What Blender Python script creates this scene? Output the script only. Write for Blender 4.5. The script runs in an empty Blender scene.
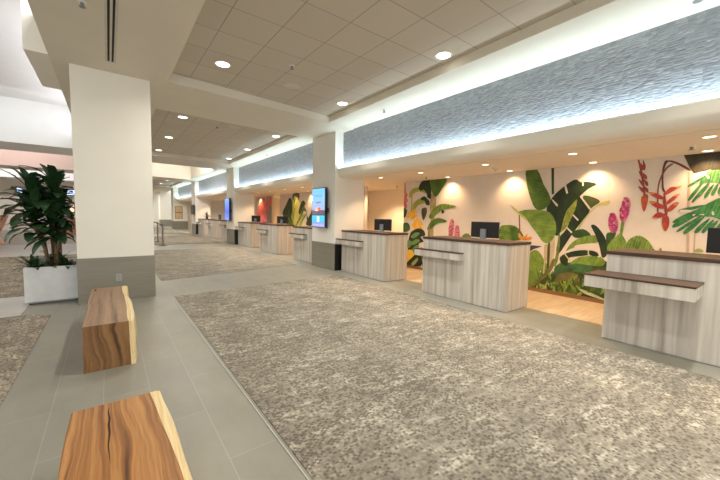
import bpy, bmesh, math, random
from mathutils import Vector, Matrix
random.seed(7)
C = bpy.context.scene.collection
PI = math.pi
MURAL = {
'A': [
 ([(2.959,2.504),(2.909,2.498),(2.883,1.974),(2.925,1.976)],(0.02,0.05,0.015),(0.04,0.105,0.012),None,0,0,60),
 ([(2.375,1.489),(2.207,1.701),(2.087,1.795),(1.967,1.829),(1.992,1.75),(2.145,1.723),(2.295,1.543),(2.4,1.342),(2.432,1.302)],(0.62,0.6,0.24),(0.46,0.46,0.08),None,0,1,60),
 ([(2.378,1.927),(2.218,1.891),(2.113,1.814),(2.193,1.738),(2.277,1.679),(2.35,1.793)],(0.04,0.105,0.012),(0.1,0.1,0.03),None,0,1,60),
 ([(3.007,0.952),(2.942,0.967),(2.931,0.675),(2.971,0.586),(2.972,0.163),(3.01,0.156),(2.997,0.599)],(0.55,0.45,0.3),(0.45,0.36,0.2),None,0,1,60),
 ([(2.911,1.092),(2.82,1.114),(2.814,0.787),(2.854,0.634),(2.843,0.17),(2.883,0.162),(2.898,0.645)],(0.6,0.5,0.36),(0.42,0.36,0.2),None,0,1,60),
 ([(2.942,0.974),(2.9,1.01),(2.891,0.629),(2.889,0.145),(2.926,0.138),(2.936,0.641)],(0.02,0.05,0.015),(0.1,0.1,0.03),None,0,1,60),
 ([(3.291,0.088),(3.179,0.23),(2.986,0.297),(2.776,0.446),(2.571,0.493),(2.379,0.568),(2.222,0.651),(2.047,0.719),(1.95,0.76),(1.835,0.454),(1.81,0.049),(2.006,0.05),(2.546,0.062),(3.272,0.057)],(0.015,0.035,0.008),(0.06,0.1,0.02),[(2.85,0.118),(2.293,0.502)],0.3,1,45),
 ([(3.323,0.664),(3.197,0.85),(3.079,0.8),(3.013,0.665),(3.058,0.422),(3.159,0.164),(3.273,0.081)],(0.1,0.2,0.022),(0.24,0.36,0.06),[(3.24,0.098),(3.14,0.838)],0.7,1,50),
 ([(3.326,0.908),(3.236,0.943),(3.169,0.938),(3.054,0.937),(3.215,0.865),(3.319,0.786)],(0.02,0.03,0.04),(0.08,0.05,0.12),None,0,1,60),
 ([(2.768,0.579),(2.581,0.658),(2.36,0.711),(2.154,0.651),(2.241,0.525),(2.458,0.509),(2.624,0.404),(2.788,0.395)],(0.02,0.05,0.015),(0.06,0.17,0.06),[(2.761,0.448),(2.17,0.658)],0.8,1,70),
 ([(2.783,0.297),(2.714,0.413),(2.57,0.477),(2.415,0.478),(2.34,0.37),(2.345,0.228),(2.445,0.274),(2.562,0.333),(2.676,0.282),(2.76,0.168)],(0.1,0.1,0.03),(0.2,0.17,0.06),[(2.762,0.201),(2.37,0.428)],0.7,1,80),
 ([(2.546,0.062),(2.444,0.258),(2.365,0.335),(2.282,0.318),(2.33,0.215),(2.432,0.063)],(0.02,0.05,0.015),(0.1,0.2,0.022),[(2.517,0.052),(2.309,0.319)],0.6,1,60),
 ([(2.358,0.21),(2.194,0.179),(2.01,0.119),(1.908,0.072),(2.085,0.094),(2.272,0.139)],(0.6,0.66,0.45),(0.24,0.36,0.06),None,0,1,60),
 ([(2.286,0.379),(2.128,0.375),(1.973,0.327),(1.868,0.213),(2.014,0.184),(2.172,0.245)],(0.02,0.05,0.015),(0.06,0.2,0.06),[(2.285,0.364),(1.893,0.223)],0.7,1,60),
 ([(2.823,0.19),(2.768,0.299),(2.706,0.277),(2.655,0.171),(2.627,0.046),(2.693,0.049),(2.728,0.141)],(0.04,0.105,0.012),(0.24,0.36,0.06),[(2.796,0.261),(2.657,0.056)],0.5,1,60),
 ([(2.605,0.066),(2.6,0.23),(2.534,0.338),(2.489,0.314),(2.539,0.192),(2.551,0.051)],(0.04,0.105,0.012),(0.46,0.46,0.08),None,0,1,60),
 ([(2.46,0.063),(2.484,0.219),(2.561,0.317),(2.489,0.307),(2.419,0.215),(2.399,0.069)],(0.1,0.1,0.03),(0.1,0.2,0.022),None,0,1,60),
 ([(3.121,0.085),(3.061,0.182),(2.971,0.146),(2.927,0.097),(3.038,0.076)],(0.24,0.36,0.06),(0.62,0.6,0.24),None,0,1,60),
 ([(3.224,0.125),(3.052,0.313),(2.903,0.511),(2.845,0.685),(2.797,0.704),(2.833,0.488),(2.979,0.291),(3.156,0.103)],(0.1,0.1,0.03),(0.22,0.22,0.05),[(3.206,0.104),(2.82,0.688)],0.3,1,60),
 ([(2.53,1.251),(2.348,1.317),(2.217,1.217),(2.306,1.167),(2.475,1.152)],(0.02,0.05,0.015),(0.04,0.105,0.012),[(2.513,1.201),(2.227,1.217)],0.5,1,60),
 ([(2.609,0.889),(2.505,1.064),(2.34,1.172),(2.139,1.211),(2.106,1.086),(2.331,1.031),(2.526,0.936)],(0.1,0.2,0.022),(0.24,0.36,0.06),[(2.602,0.897),(2.126,1.148)],0.9,1,60),
 ([(2.537,0.641),(2.391,0.785),(2.207,0.83),(2.041,0.83),(1.969,0.743),(2.043,0.666),(2.197,0.663),(2.398,0.668)],(0.1,0.2,0.022),(0.24,0.36,0.06),[(2.523,0.649),(1.974,0.757)],0.9,1,60),
 ([(2.465,0.997),(2.273,1.052),(2.077,1.058),(2.041,0.869),(2.091,0.827),(2.162,0.946),(2.4,0.93)],(0.74,0.66,0.58),(0.74,0.66,0.58),None,0,1,60),
 ([(2.709,0.74),(2.634,0.822),(2.454,0.903),(2.249,0.929),(2.239,0.848),(2.447,0.794),(2.552,0.751),(2.572,0.602),(2.673,0.64)],(0.008,0.018,0.008),(0.02,0.05,0.015),[(2.669,0.673),(2.242,0.893)],0.5,1,60),
 ([(2.223,0.931),(2.109,0.912),(2.079,0.841),(2.208,0.845)],(0.008,0.018,0.008),(0.02,0.05,0.015),None,0,1,60),
 ([(2.644,0.837),(2.624,0.846),(2.515,0.708),(2.532,0.696)],(0.62,0.6,0.24),(0.62,0.6,0.24),None,0,0,60),
 ([(2.252,0.932),(2.229,0.934),(2.223,0.834),(2.241,0.832)],(0.62,0.6,0.24),(0.62,0.6,0.24),None,0,0,60),
 ([(2.468,1.919),(2.408,1.878),(2.255,1.687),(2.352,1.489),(2.482,1.277),(2.604,1.049),(2.723,0.829),(2.778,0.873),(2.744,1.127),(2.626,1.302),(2.537,1.611)],(0.008,0.018,0.008),(0.02,0.05,0.015),[(2.753,0.842),(2.38,1.859)],0.8,1,40),
 ([(2.441,1.918),(2.407,1.916),(2.245,1.694),(2.27,1.672)],(0.74,0.66,0.58),(0.74,0.66,0.58),None,0,0,60),
 ([(2.572,1.606),(2.551,1.614),(2.426,1.488),(2.441,1.46)],(0.74,0.66,0.58),(0.74,0.66,0.58),None,0,0,60),
 ([(2.635,1.333),(2.614,1.346),(2.516,1.252),(2.536,1.227)],(0.74,0.66,0.58),(0.74,0.66,0.58),None,0,0,60),
 ([(3.004,1.671),(2.92,1.894),(2.744,2.087),(2.538,2.23),(2.433,2.176),(2.326,2.176),(2.178,2.122),(2.309,2.044),(2.475,1.861),(2.608,1.61),(2.695,1.371),(2.743,1.188),(2.827,1.195),(2.883,1.446)],(0.008,0.018,0.008),(0.02,0.05,0.015),[(2.786,1.206),(2.43,2.127)],0.8,1,40),
 ([(2.727,2.181),(2.687,2.178),(2.633,1.983),(2.661,1.969)],(0.74,0.66,0.58),(0.74,0.66,0.58),None,0,0,60),
 ([(2.922,1.87),(2.896,1.869),(2.796,1.77),(2.801,1.734),(2.831,1.743)],(0.74,0.66,0.58),(0.74,0.66,0.58),None,0,0,60),
 ([(2.418,2.213),(2.39,2.196),(2.382,2.105),(2.405,2.102)],(0.74,0.66,0.58),(0.74,0.66,0.58),None,0,0,60),
 ([(2.475,1.861),(2.499,1.669),(2.608,1.374),(2.71,1.242),(2.716,1.29),(2.651,1.618),(2.547,1.782)],(0.1,0.2,0.022),(0.46,0.46,0.08),[(2.703,1.258),(2.487,1.823)],0.5,1,60),
 ([(2.815,0.589),(2.776,0.84),(2.757,1.167),(2.73,1.209),(2.724,0.845),(2.762,0.596)],(0.24,0.36,0.06),(0.1,0.1,0.03),None,0,1,60),
 ([(3.45,2.504),(3.23,2.482),(3.093,2.189),(2.953,1.936),(2.952,1.781),(3.096,1.667),(3.228,1.706),(3.347,1.951),(3.425,2.211)],(0.04,0.105,0.012),(0.1,0.2,0.022),[(3.064,1.684),(3.355,2.482)],0.8,1,40),
 ([(3.761,1.786),(3.656,1.718),(3.468,1.564),(3.384,1.456),(3.497,1.533),(3.662,1.673)],(0.46,0.46,0.08),(0.62,0.6,0.24),None,0,1,60),
 ([(3.569,1.629),(3.353,1.676),(3.103,1.663),(2.943,1.617),(2.838,1.468),(2.801,1.286),(2.831,1.142),(2.909,1.026),(3.027,1.025),(3.158,1.186),(3.292,1.351),(3.44,1.542)],(0.1,0.2,0.022),(0.24,0.36,0.06),[(2.979,1.021),(3.437,1.642)],0.9,1,38),
 ([(3.972,1.235),(3.903,1.33),(3.621,1.326),(3.445,1.148),(3.492,1.035),(3.96,1.003)],(0.04,0.105,0.012),(0.24,0.36,0.06),[(3.45,1.082),(3.83,1.31)],0.8,1,50),
 ([(3.73,1.2),(3.642,1.294),(3.444,1.135),(3.484,1.045),(3.674,1.032)],(0.04,0.105,0.012),(0.1,0.2,0.022),[(3.45,1.082),(3.685,1.248)],0.6,1,60),
 ([(3.557,1.563),(3.534,1.563),(3.499,1.168),(3.526,1.166)],(0.2,0.05,0.045),(0.2,0.05,0.045),None,0,0,60),
 ([(3.523,1.188),(3.443,1.105),(3.347,1.176),(3.356,1.11),(3.262,1.116),(3.284,1.05),(3.448,1.038),(3.54,1.099)],(0.62,0.17,0.04),(0.75,0.45,0.08),None,0,1,60),
 ([(1.787,1.482),(1.739,1.483),(1.762,1.2),(1.798,1.198)],(0.1,0.2,0.022),(0.24,0.36,0.06),None,0,0,60),
 ([(1.927,1.62),(1.866,1.58),(1.822,1.461),(1.827,1.332),(1.88,1.259),(1.946,1.326),(1.973,1.478),(1.957,1.569)],(0.62,0.05,0.24),(0.85,0.28,0.45),[(1.88,1.269),(1.917,1.595)],1,1,110),
 ([(1.74,1.879),(1.685,1.814),(1.68,1.669),(1.71,1.523),(1.762,1.463),(1.815,1.541),(1.812,1.694),(1.78,1.817)],(0.62,0.05,0.24),(0.85,0.28,0.45),[(1.767,1.472),(1.739,1.864)],1,1,110),
 ([(2.225,1.378),(2.172,1.4),(2.079,1.31),(1.982,1.136),(1.951,0.907),(2.019,0.823),(2.08,1.04),(2.164,1.254)],(0.008,0.018,0.008),(0.02,0.05,0.015),[(1.979,0.879),(2.198,1.378)],0.6,1,60),
 ([(1.987,1.222),(1.931,1.276),(1.847,1.27),(1.888,1.117),(1.945,0.949)],(0.02,0.05,0.015),(0.04,0.105,0.012),[(1.945,0.959),(1.875,1.259)],0.6,1,60),
 ([(1.919,0.951),(1.851,1.19),(1.773,1.254),(1.683,1.082),(1.707,0.957)],(0.1,0.2,0.022),(0.24,0.36,0.06),[(1.836,0.944),(1.772,1.235)],0.7,1,60),
 ([(1.961,0.991),(1.923,1.103),(1.84,1.206),(1.764,1.151),(1.711,1.084),(1.712,0.995),(1.915,0.977)],(0.1,0.2,0.022),(0.24,0.36,0.06),[(1.916,0.995),(1.78,1.185)],0.7,1,60),
 ([(1.689,1.096),(1.64,1.194),(1.534,1.242),(1.424,1.174),(1.352,1.062),(1.346,0.995),(1.654,0.983)],(0.04,0.105,0.012),(0.24,0.36,0.06),[(1.671,1.017),(1.396,1.142)],0.9,1,45),
 ([(1.279,0.985),(1.269,1.053),(1.249,1.064),(1.235,0.99)],(0.26,0.22,0.1),(0.24,0.36,0.06),None,0,1,60),
 ([(1.627,2.478),(1.608,2.476),(1.541,2.201),(1.497,1.93),(1.5,1.729),(1.522,1.729),(1.524,1.931),(1.567,2.203)],(0.2,0.05,0.045),(0.2,0.05,0.045),None,0,1,60),
 ([(1.547,2.308),(1.558,2.376),(1.594,2.427),(1.629,2.468),(1.608,2.395),(1.581,2.328)],(0.3,0.05,0.04),(0.45,0.1,0.07),None,0,1,60),
 ([(1.526,2.173),(1.539,2.232),(1.574,2.271),(1.608,2.301),(1.586,2.239),(1.558,2.183)],(0.3,0.05,0.04),(0.45,0.1,0.07),None,0,1,60),
 ([(1.515,2.052),(1.531,2.109),(1.567,2.141),(1.602,2.165),(1.577,2.107),(1.547,2.057)],(0.3,0.05,0.04),(0.45,0.1,0.07),None,0,1,60),
 ([(1.504,1.947),(1.524,2.004),(1.563,2.035),(1.601,2.057),(1.571,1.999),(1.536,1.95)],(0.3,0.05,0.04),(0.45,0.1,0.07),None,0,1,60),
 ([(1.531,2.3),(1.52,2.36),(1.537,2.419),(1.557,2.469),(1.561,2.401),(1.557,2.333)],(0.3,0.05,0.04),(0.45,0.1,0.07),None,0,1,60),
 ([(1.491,2.157),(1.495,2.207),(1.522,2.238),(1.55,2.262),(1.538,2.21),(1.519,2.164)],(0.3,0.05,0.04),(0.45,0.1,0.07),None,0,1,60),
 ([(1.474,2.049),(1.475,2.099),(1.501,2.133),(1.528,2.16),(1.518,2.107),(1.502,2.059)],(0.3,0.05,0.04),(0.45,0.1,0.07),None,0,1,60),
 ([(1.462,1.945),(1.466,1.994),(1.493,2.024),(1.52,2.045),(1.508,1.995),(1.49,1.951)],(0.3,0.05,0.04),(0.45,0.1,0.07),None,0,1,60),
 ([(1.456,1.855),(1.466,1.902),(1.495,1.924),(1.524,1.938),(1.506,1.892),(1.483,1.853)],(0.3,0.05,0.04),(0.45,0.1,0.07),None,0,1,60),
 ([(1.546,1.865),(1.506,1.897),(1.461,1.855),(1.465,1.745),(1.497,1.628),(1.536,1.746)],(0.4,0.04,0.03),(0.62,0.17,0.04),None,0,1,60),
 ([(1.01,2.243),(1.106,2.321),(1.203,2.388),(1.264,2.395),(1.295,2.245),(1.281,2.018),(1.257,1.952),(1.281,1.947),(1.303,2.019),(1.317,2.247),(1.296,2.412),(1.253,2.426),(1.193,2.412),(1.096,2.351),(1.001,2.267)],(0.08,0.03,0.025),(0.2,0.05,0.045),None,0,1,60),
 ([(1.203,2.376),(1.197,2.356),(1.264,2.29),(1.318,2.143),(1.338,1.989),(1.319,1.644),(1.339,1.644),(1.355,1.99),(1.336,2.158),(1.28,2.314)],(0.2,0.05,0.045),(0.25,0.1,0.07),None,0,1,60),
 ([(1.267,1.953),(1.237,1.79),(1.212,1.628),(1.211,1.466),(1.236,1.465),(1.246,1.628),(1.274,1.791)],(0.2,0.05,0.045),(0.36,0.03,0.035),None,0,1,60),
 ([(1.274,1.916),(1.203,2.008),(1.109,2.016),(1.076,2.031),(1.193,1.93),(1.263,1.89)],(0.36,0.03,0.035),(0.55,0.1,0.06),[(1.264,1.916),(1.076,2.031)],0.3,1,60),
 ([(1.076,2.031),(1.107,2.025),(1.16,2.015),(1.105,1.996)],(0.62,0.17,0.04),(0.75,0.5,0.12),None,0,1,60),
 ([(1.254,1.752),(1.17,1.867),(1.086,1.906),(1.165,1.793),(1.234,1.738)],(0.36,0.03,0.035),(0.55,0.1,0.06),[(1.254,1.752),(1.086,1.906)],0.3,1,60),
 ([(1.086,1.906),(1.114,1.894),(1.162,1.883),(1.112,1.865)],(0.62,0.17,0.04),(0.75,0.5,0.12),None,0,1,60),
 ([(1.239,1.637),(1.163,1.758),(1.089,1.769),(1.157,1.658),(1.226,1.624)],(0.36,0.03,0.035),(0.55,0.1,0.06),[(1.247,1.637),(1.089,1.769)],0.3,1,60),
 ([(1.089,1.769),(1.115,1.76),(1.16,1.749),(1.113,1.732)],(0.62,0.17,0.04),(0.75,0.5,0.12),None,0,1,60),
 ([(1.276,1.826),(1.359,1.85),(1.467,1.944),(1.364,1.926),(1.276,1.865)],(0.36,0.03,0.035),(0.55,0.1,0.06),[(1.259,1.825),(1.467,1.944)],0.3,1,60),
 ([(1.467,1.944),(1.432,1.937),(1.375,1.921),(1.43,1.907)],(0.62,0.17,0.04),(0.75,0.5,0.12),None,0,1,60),
 ([(1.259,1.678),(1.36,1.701),(1.443,1.801),(1.347,1.785),(1.257,1.722)],(0.36,0.03,0.035),(0.55,0.1,0.06),[(1.249,1.678),(1.443,1.801)],0.3,1,60),
 ([(1.443,1.801),(1.41,1.793),(1.357,1.779),(1.409,1.763)],(0.62,0.17,0.04),(0.75,0.5,0.12),None,0,1,60),
 ([(1.242,1.56),(1.319,1.533),(1.395,1.532),(1.325,1.626),(1.244,1.596)],(0.36,0.03,0.035),(0.55,0.1,0.06),[(1.242,1.56),(1.395,1.532)],0.3,1,60),
 ([(1.395,1.532),(1.37,1.55),(1.325,1.537),(1.368,1.52)],(0.62,0.17,0.04),(0.75,0.5,0.12),None,0,1,60),
 ([(1.27,1.537),(1.233,1.579),(1.192,1.547),(1.18,1.435),(1.212,1.326),(1.256,1.399)],(0.36,0.03,0.035),(0.62,0.17,0.04),[(1.227,1.563),(1.213,1.336)],0.8,1,60),
 ([(1.019,2.235),(0.996,2.233),(0.931,1.02),(0.962,1.017)],(0.5,0.38,0.27),(0.6,0.48,0.36),None,0,0,60),
 ([(0.897,1.32),(0.882,1.32),(0.871,1.026),(0.889,1.024)],(0.5,0.38,0.27),(0.6,0.48,0.36),None,0,0,60),
 ([(1.084,2.523),(0.644,2.531),(0.558,2.279),(0.694,2.207),(0.795,2.243),(0.869,2.223),(0.959,2.205),(1.012,2.302),(1.052,2.408)],(0.008,0.018,0.008),(0.07,0.05,0.03),[(1.002,2.255),(0.708,2.418)],0.5,0,30),
 ([(0.885,2.074),(0.843,2.173),(0.778,2.232),(0.661,2.209),(0.547,2.118),(0.537,1.975),(0.648,2.016),(0.731,2.051),(0.82,2.057),(0.887,2.031)],(0.02,0.15,0.04),(0.2,0.46,0.14),[(0.916,1.981),(0.627,2.154)],0.9,1,60),
 ([(0.811,2.17),(0.876,2.135),(0.959,2.074),(1.004,2.032),(1.013,2.009),(0.993,2.009),(0.943,2.042),(0.865,2.111)],(0.02,0.15,0.04),(0.1,0.36,0.11),[(0.811,2.17),(1.013,2.009)],0.9,1,60),
 ([(0.838,2.098),(0.895,2.021),(0.962,1.905),(0.994,1.83),(0.995,1.797),(0.973,1.807),(0.932,1.873),(0.873,1.997)],(0.02,0.15,0.04),(0.1,0.36,0.11),[(0.838,2.098),(0.995,1.797)],0.9,1,60),
 ([(0.794,2.064),(0.849,1.986),(0.916,1.87),(0.95,1.796),(0.953,1.765),(0.933,1.777),(0.892,1.843),(0.831,1.966)],(0.02,0.15,0.04),(0.1,0.36,0.11),[(0.794,2.064),(0.953,1.765)],0.9,1,60),
 ([(0.782,2.049),(0.828,2.001),(0.879,1.923),(0.902,1.87),(0.901,1.843),(0.882,1.846),(0.85,1.889),(0.807,1.975)],(0.02,0.15,0.04),(0.1,0.36,0.11),[(0.782,2.049),(0.901,1.843)],0.9,1,60),
 ([(0.74,2.04),(0.777,1.99),(0.816,1.912),(0.831,1.859),(0.827,1.835),(0.81,1.839),(0.786,1.883),(0.755,1.968)],(0.02,0.15,0.04),(0.1,0.36,0.11),[(0.74,2.04),(0.827,1.835)],0.9,1,60),
 ([(0.699,2.037),(0.727,1.996),(0.753,1.932),(0.761,1.889),(0.754,1.868),(0.739,1.872),(0.722,1.907),(0.704,1.977)],(0.02,0.15,0.04),(0.1,0.36,0.11),[(0.699,2.037),(0.754,1.868)],0.9,1,60),
 ([(0.659,2.04),(0.68,1.998),(0.696,1.935),(0.698,1.895),(0.689,1.878),(0.675,1.883),(0.664,1.918),(0.656,1.985)],(0.02,0.15,0.04),(0.1,0.36,0.11),[(0.659,2.04),(0.689,1.878)],0.9,1,60),
 ([(0.61,2.037),(0.624,1.979),(0.63,1.899),(0.626,1.851),(0.614,1.834),(0.601,1.845),(0.595,1.891),(0.598,1.973)],(0.02,0.15,0.04),(0.1,0.36,0.11),[(0.61,2.037),(0.614,1.834)],0.9,1,60),
 ([(0.915,1.635),(0.844,1.705),(0.744,1.784),(0.645,1.829),(0.446,1.743),(0.427,1.458),(0.583,1.483),(0.708,1.554),(0.803,1.562),(0.9,1.561),(0.954,1.548),(0.978,1.572)],(0.02,0.15,0.04),(0.1,0.36,0.11),[(1.028,1.471),(0.52,1.716)],0.9,1,60),
 ([(0.782,1.734),(0.875,1.726),(0.999,1.697),(1.071,1.67),(1.09,1.647),(1.064,1.638),(0.99,1.652),(0.868,1.692)],(0.02,0.15,0.04),(0.1,0.36,0.11),[(0.782,1.734),(1.09,1.647)],0.9,1,60),
 ([(0.84,1.644),(0.939,1.597),(1.065,1.506),(1.133,1.438),(1.145,1.397),(1.111,1.392),(1.035,1.441),(0.917,1.548)],(0.02,0.15,0.04),(0.1,0.36,0.11),[(0.84,1.644),(1.145,1.397)],0.9,1,60),
 ([(0.815,1.592),(0.903,1.529),(1.017,1.428),(1.08,1.359),(1.093,1.325),(1.065,1.331),(0.997,1.389),(0.888,1.501)],(0.02,0.15,0.04),(0.1,0.36,0.11),[(0.815,1.592),(1.093,1.325)],0.9,1,60),
 ([(0.803,1.568),(0.877,1.51),(0.965,1.409),(1.01,1.339),(1.013,1.301),(0.985,1.302),(0.931,1.357),(0.852,1.47)],(0.02,0.15,0.04),(0.1,0.36,0.11),[(0.803,1.568),(1.013,1.301)],0.9,1,60),
 ([(0.749,1.539),(0.803,1.491),(0.866,1.409),(0.894,1.351),(0.893,1.32),(0.87,1.32),(0.832,1.364),(0.779,1.457)],(0.02,0.15,0.04),(0.1,0.36,0.11),[(0.749,1.539),(0.893,1.32)],0.9,1,60),
 ([(0.706,1.524),(0.751,1.479),(0.798,1.404),(0.819,1.351),(0.815,1.324),(0.796,1.325),(0.765,1.366),(0.726,1.451)],(0.02,0.15,0.04),(0.1,0.36,0.11),[(0.706,1.524),(0.815,1.324)],0.9,1,60),
 ([(0.664,1.51),(0.699,1.489),(0.734,1.445),(0.748,1.411),(0.743,1.388),(0.727,1.382),(0.704,1.405),(0.677,1.459)],(0.02,0.15,0.04),(0.1,0.36,0.11),[(0.664,1.51),(0.743,1.388)],0.9,1,60),
 ([(0.614,1.511),(0.646,1.474),(0.675,1.412),(0.683,1.369),(0.674,1.346),(0.657,1.347),(0.637,1.38),(0.618,1.45)],(0.02,0.15,0.04),(0.1,0.36,0.11),[(0.614,1.511),(0.674,1.346)],0.9,1,60),
 ([(0.884,1.659),(0.968,1.622),(1.075,1.552),(1.133,1.499),(1.144,1.468),(1.118,1.464),(1.053,1.502),(0.952,1.585)],(0.02,0.15,0.04),(0.1,0.36,0.11),[(0.884,1.659),(1.144,1.468)],0.9,1,60),
 ([(1.068,1.66),(0.961,1.659),(0.937,1.635),(1.061,1.622)],(0.74,0.66,0.58),(0.74,0.66,0.58),None,0,1,60),
 ([(0.843,2.173),(0.829,2.184),(0.791,2.127),(0.807,2.116)],(0.74,0.66,0.58),(0.74,0.66,0.58),None,0,1,60),
 ([(0.869,1.592),(0.806,1.604),(0.815,1.58)],(0.74,0.66,0.58),(0.74,0.66,0.58),None,0,1,60),
 ([(0.738,1.629),(0.722,1.641),(0.711,1.593),(0.727,1.587)],(0.74,0.66,0.58),(0.74,0.66,0.58),None,0,1,60),
 ([(0.935,1.591),(0.892,1.604),(0.922,1.567)],(0.74,0.66,0.58),(0.74,0.66,0.58),None,0,1,60),
 ([(0.877,1.041),(0.847,1.09),(0.804,1.085),(0.784,1.044)],(0.24,0.36,0.06),(0.62,0.6,0.24),None,0,1,60),
 ([(6.992,2.435),(6.965,2.433),(6.915,1.875),(6.944,1.583),(6.985,1.583),(6.969,1.876)],(0.2,0.05,0.045),(0.2,0.05,0.045),None,0,1,60),
 ([(7.061,2.259),(7.0,2.285),(6.936,2.233),(6.953,2.157),(7.029,2.16)],(0.6,0.06,0.06),(0.85,0.35,0.3),None,0,1,60),
 ([(6.988,2.158),(6.927,2.185),(6.864,2.134),(6.881,2.057),(6.956,2.06)],(0.6,0.06,0.06),(0.85,0.35,0.3),None,0,1,60),
 ([(7.075,2.089),(7.013,2.115),(6.95,2.065),(6.967,1.987),(7.043,1.99)],(0.6,0.06,0.06),(0.85,0.35,0.3),None,0,1,60),
 ([(6.968,2.002),(6.907,2.029),(6.844,1.979),(6.861,1.902),(6.936,1.904)],(0.6,0.06,0.06),(0.85,0.35,0.3),None,0,1,60),
 ([(7.061,1.917),(7.0,1.945),(6.936,1.894),(6.953,1.817),(7.029,1.818)],(0.6,0.06,0.06),(0.85,0.35,0.3),None,0,1,60),
 ([(6.989,1.842),(6.928,1.87),(6.865,1.821),(6.882,1.743),(6.957,1.744)],(0.6,0.06,0.06),(0.85,0.35,0.3),None,0,1,60),
 ([(7.092,1.991),(7.03,2.019),(6.966,1.968),(6.984,1.891),(7.06,1.892)],(0.6,0.06,0.06),(0.85,0.35,0.3),None,0,1,60),
 ([(7.054,1.74),(6.949,1.72),(6.858,1.656),(6.939,1.461),(7.038,1.509)],(0.02,0.05,0.015),(0.05,0.15,0.09),None,0,1,60),
 ([(6.697,2.108),(6.664,2.107),(6.664,1.632),(6.703,1.632)],(0.3,0.3,0.1),(0.24,0.36,0.06),None,0,0,60),
 ([(6.794,2.054),(6.767,2.196),(6.639,2.285),(6.437,2.311),(6.2,2.234),(6.136,2.122),(6.307,2.175),(6.476,2.192),(6.633,2.129),(6.727,2.038)],(0.46,0.46,0.08),(0.24,0.36,0.06),[(6.761,2.063),(6.168,2.178)],0.5,1,60),
 ([(6.647,1.689),(6.621,1.845),(6.528,1.937),(6.373,1.984),(6.15,1.905),(6.305,1.84),(6.44,1.809),(6.537,1.703)],(0.46,0.46,0.08),(0.24,0.36,0.06),[(6.616,1.727),(6.186,1.906)],0.5,1,60),
 ([(6.349,2.002),(6.223,2.053),(6.118,1.995),(6.02,1.902),(6.033,1.803),(6.153,1.832),(6.199,1.929),(6.297,1.945)],(0.008,0.018,0.008),(0.02,0.05,0.015),None,0,1,60),
 ([(6.299,1.697),(6.149,1.746),(6.102,1.632),(6.2,1.403),(6.277,1.484)],(0.008,0.018,0.008),(0.1,0.1,0.03),[(6.213,1.412),(6.179,1.733)],0.6,1,60),
 ([(5.993,2.08),(5.832,2.074),(5.796,1.765),(5.853,1.276),(5.858,0.873),(6.009,0.862),(5.963,1.408),(6.002,1.767)],(0.3,0.24,0.1),(0.52,0.44,0.22),[(5.933,0.867),(5.912,2.077)],0.3,1,60),
 ([(6.436,2.292),(6.285,2.502),(6.022,2.483),(5.978,2.013),(6.101,2.017),(6.136,2.131),(6.249,2.236),(6.321,2.208)],(0.008,0.018,0.008),(0.02,0.05,0.015),[(6.013,2.014),(6.212,2.488)],0.7,1,60),
 ([(6.001,2.517),(5.481,2.476),(5.619,2.229),(5.775,2.037),(5.901,2.077),(6.003,2.304)],(0.04,0.105,0.012),(0.1,0.2,0.022),[(5.912,2.068),(5.696,2.493)],0.9,1,40),
 ([(6.026,1.515),(5.884,1.699),(5.747,1.786),(5.6,1.832),(5.387,1.819),(5.166,1.774),(5.214,1.733),(5.55,1.676),(5.737,1.58),(5.885,1.467),(5.988,1.443)],(0.04,0.105,0.012),(0.24,0.36,0.06),[(6.0,1.461),(5.19,1.758)],0.8,1,45),
 ([(5.604,1.676),(5.522,1.654),(5.535,1.589),(5.6,1.598)],(0.008,0.018,0.008),(0.02,0.05,0.015),None,0,1,60),
 ([(6.071,1.187),(5.939,1.381),(5.704,1.466),(5.441,1.406),(5.471,1.358),(5.726,1.324),(5.929,1.175),(6.032,1.125)],(0.04,0.105,0.012),(0.1,0.2,0.022),[(6.045,1.143),(5.472,1.392)],0.8,1,45),
 ([(6.05,0.859),(6.039,1.27),(5.98,1.272),(5.962,0.865)],(0.26,0.22,0.1),(0.1,0.2,0.022),None,0,0,60),
 ([(6.854,1.559),(6.788,1.617),(6.744,1.658),(6.675,1.601),(6.617,1.545),(6.704,1.503),(6.771,1.478)],(0.8,0.4,0.02),(0.9,0.58,0.08),[(6.737,1.478),(6.744,1.642)],0.8,1,60),
 ([(6.684,1.632),(6.623,1.685),(6.583,1.723),(6.519,1.67),(6.466,1.617),(6.546,1.579),(6.607,1.556)],(0.8,0.4,0.02),(0.9,0.58,0.08),[(6.576,1.556),(6.583,1.708)],0.8,1,60),
 ([(6.743,1.464),(6.682,1.518),(6.641,1.557),(6.577,1.504),(6.523,1.452),(6.604,1.413),(6.666,1.389)],(0.8,0.4,0.02),(0.9,0.58,0.08),[(6.634,1.389),(6.641,1.542)],0.8,1,60),
 ([(6.613,1.513),(6.565,1.557),(6.533,1.588),(6.481,1.545),(6.438,1.503),(6.503,1.472),(6.552,1.452)],(0.8,0.4,0.02),(0.9,0.58,0.08),[(6.527,1.453),(6.532,1.575)],0.8,1,60),
 ([(6.871,1.486),(6.832,1.521),(6.806,1.545),(6.765,1.512),(6.73,1.478),(6.782,1.454),(6.822,1.439)],(0.8,0.4,0.02),(0.9,0.58,0.08),[(6.802,1.439),(6.806,1.535)],0.8,1,60),
 ([(6.587,1.347),(6.512,1.415),(6.464,1.463),(6.385,1.399),(6.32,1.335),(6.418,1.286),(6.493,1.255)],(0.8,0.4,0.02),(0.9,0.58,0.08),[(6.455,1.257),(6.463,1.444)],0.8,1,60),
 ([(6.661,1.25),(6.604,1.302),(6.567,1.338),(6.507,1.29),(6.457,1.242),(6.532,1.204),(6.59,1.181)],(0.8,0.4,0.02),(0.9,0.58,0.08),[(6.561,1.182),(6.567,1.324)],0.8,1,60),
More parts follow.
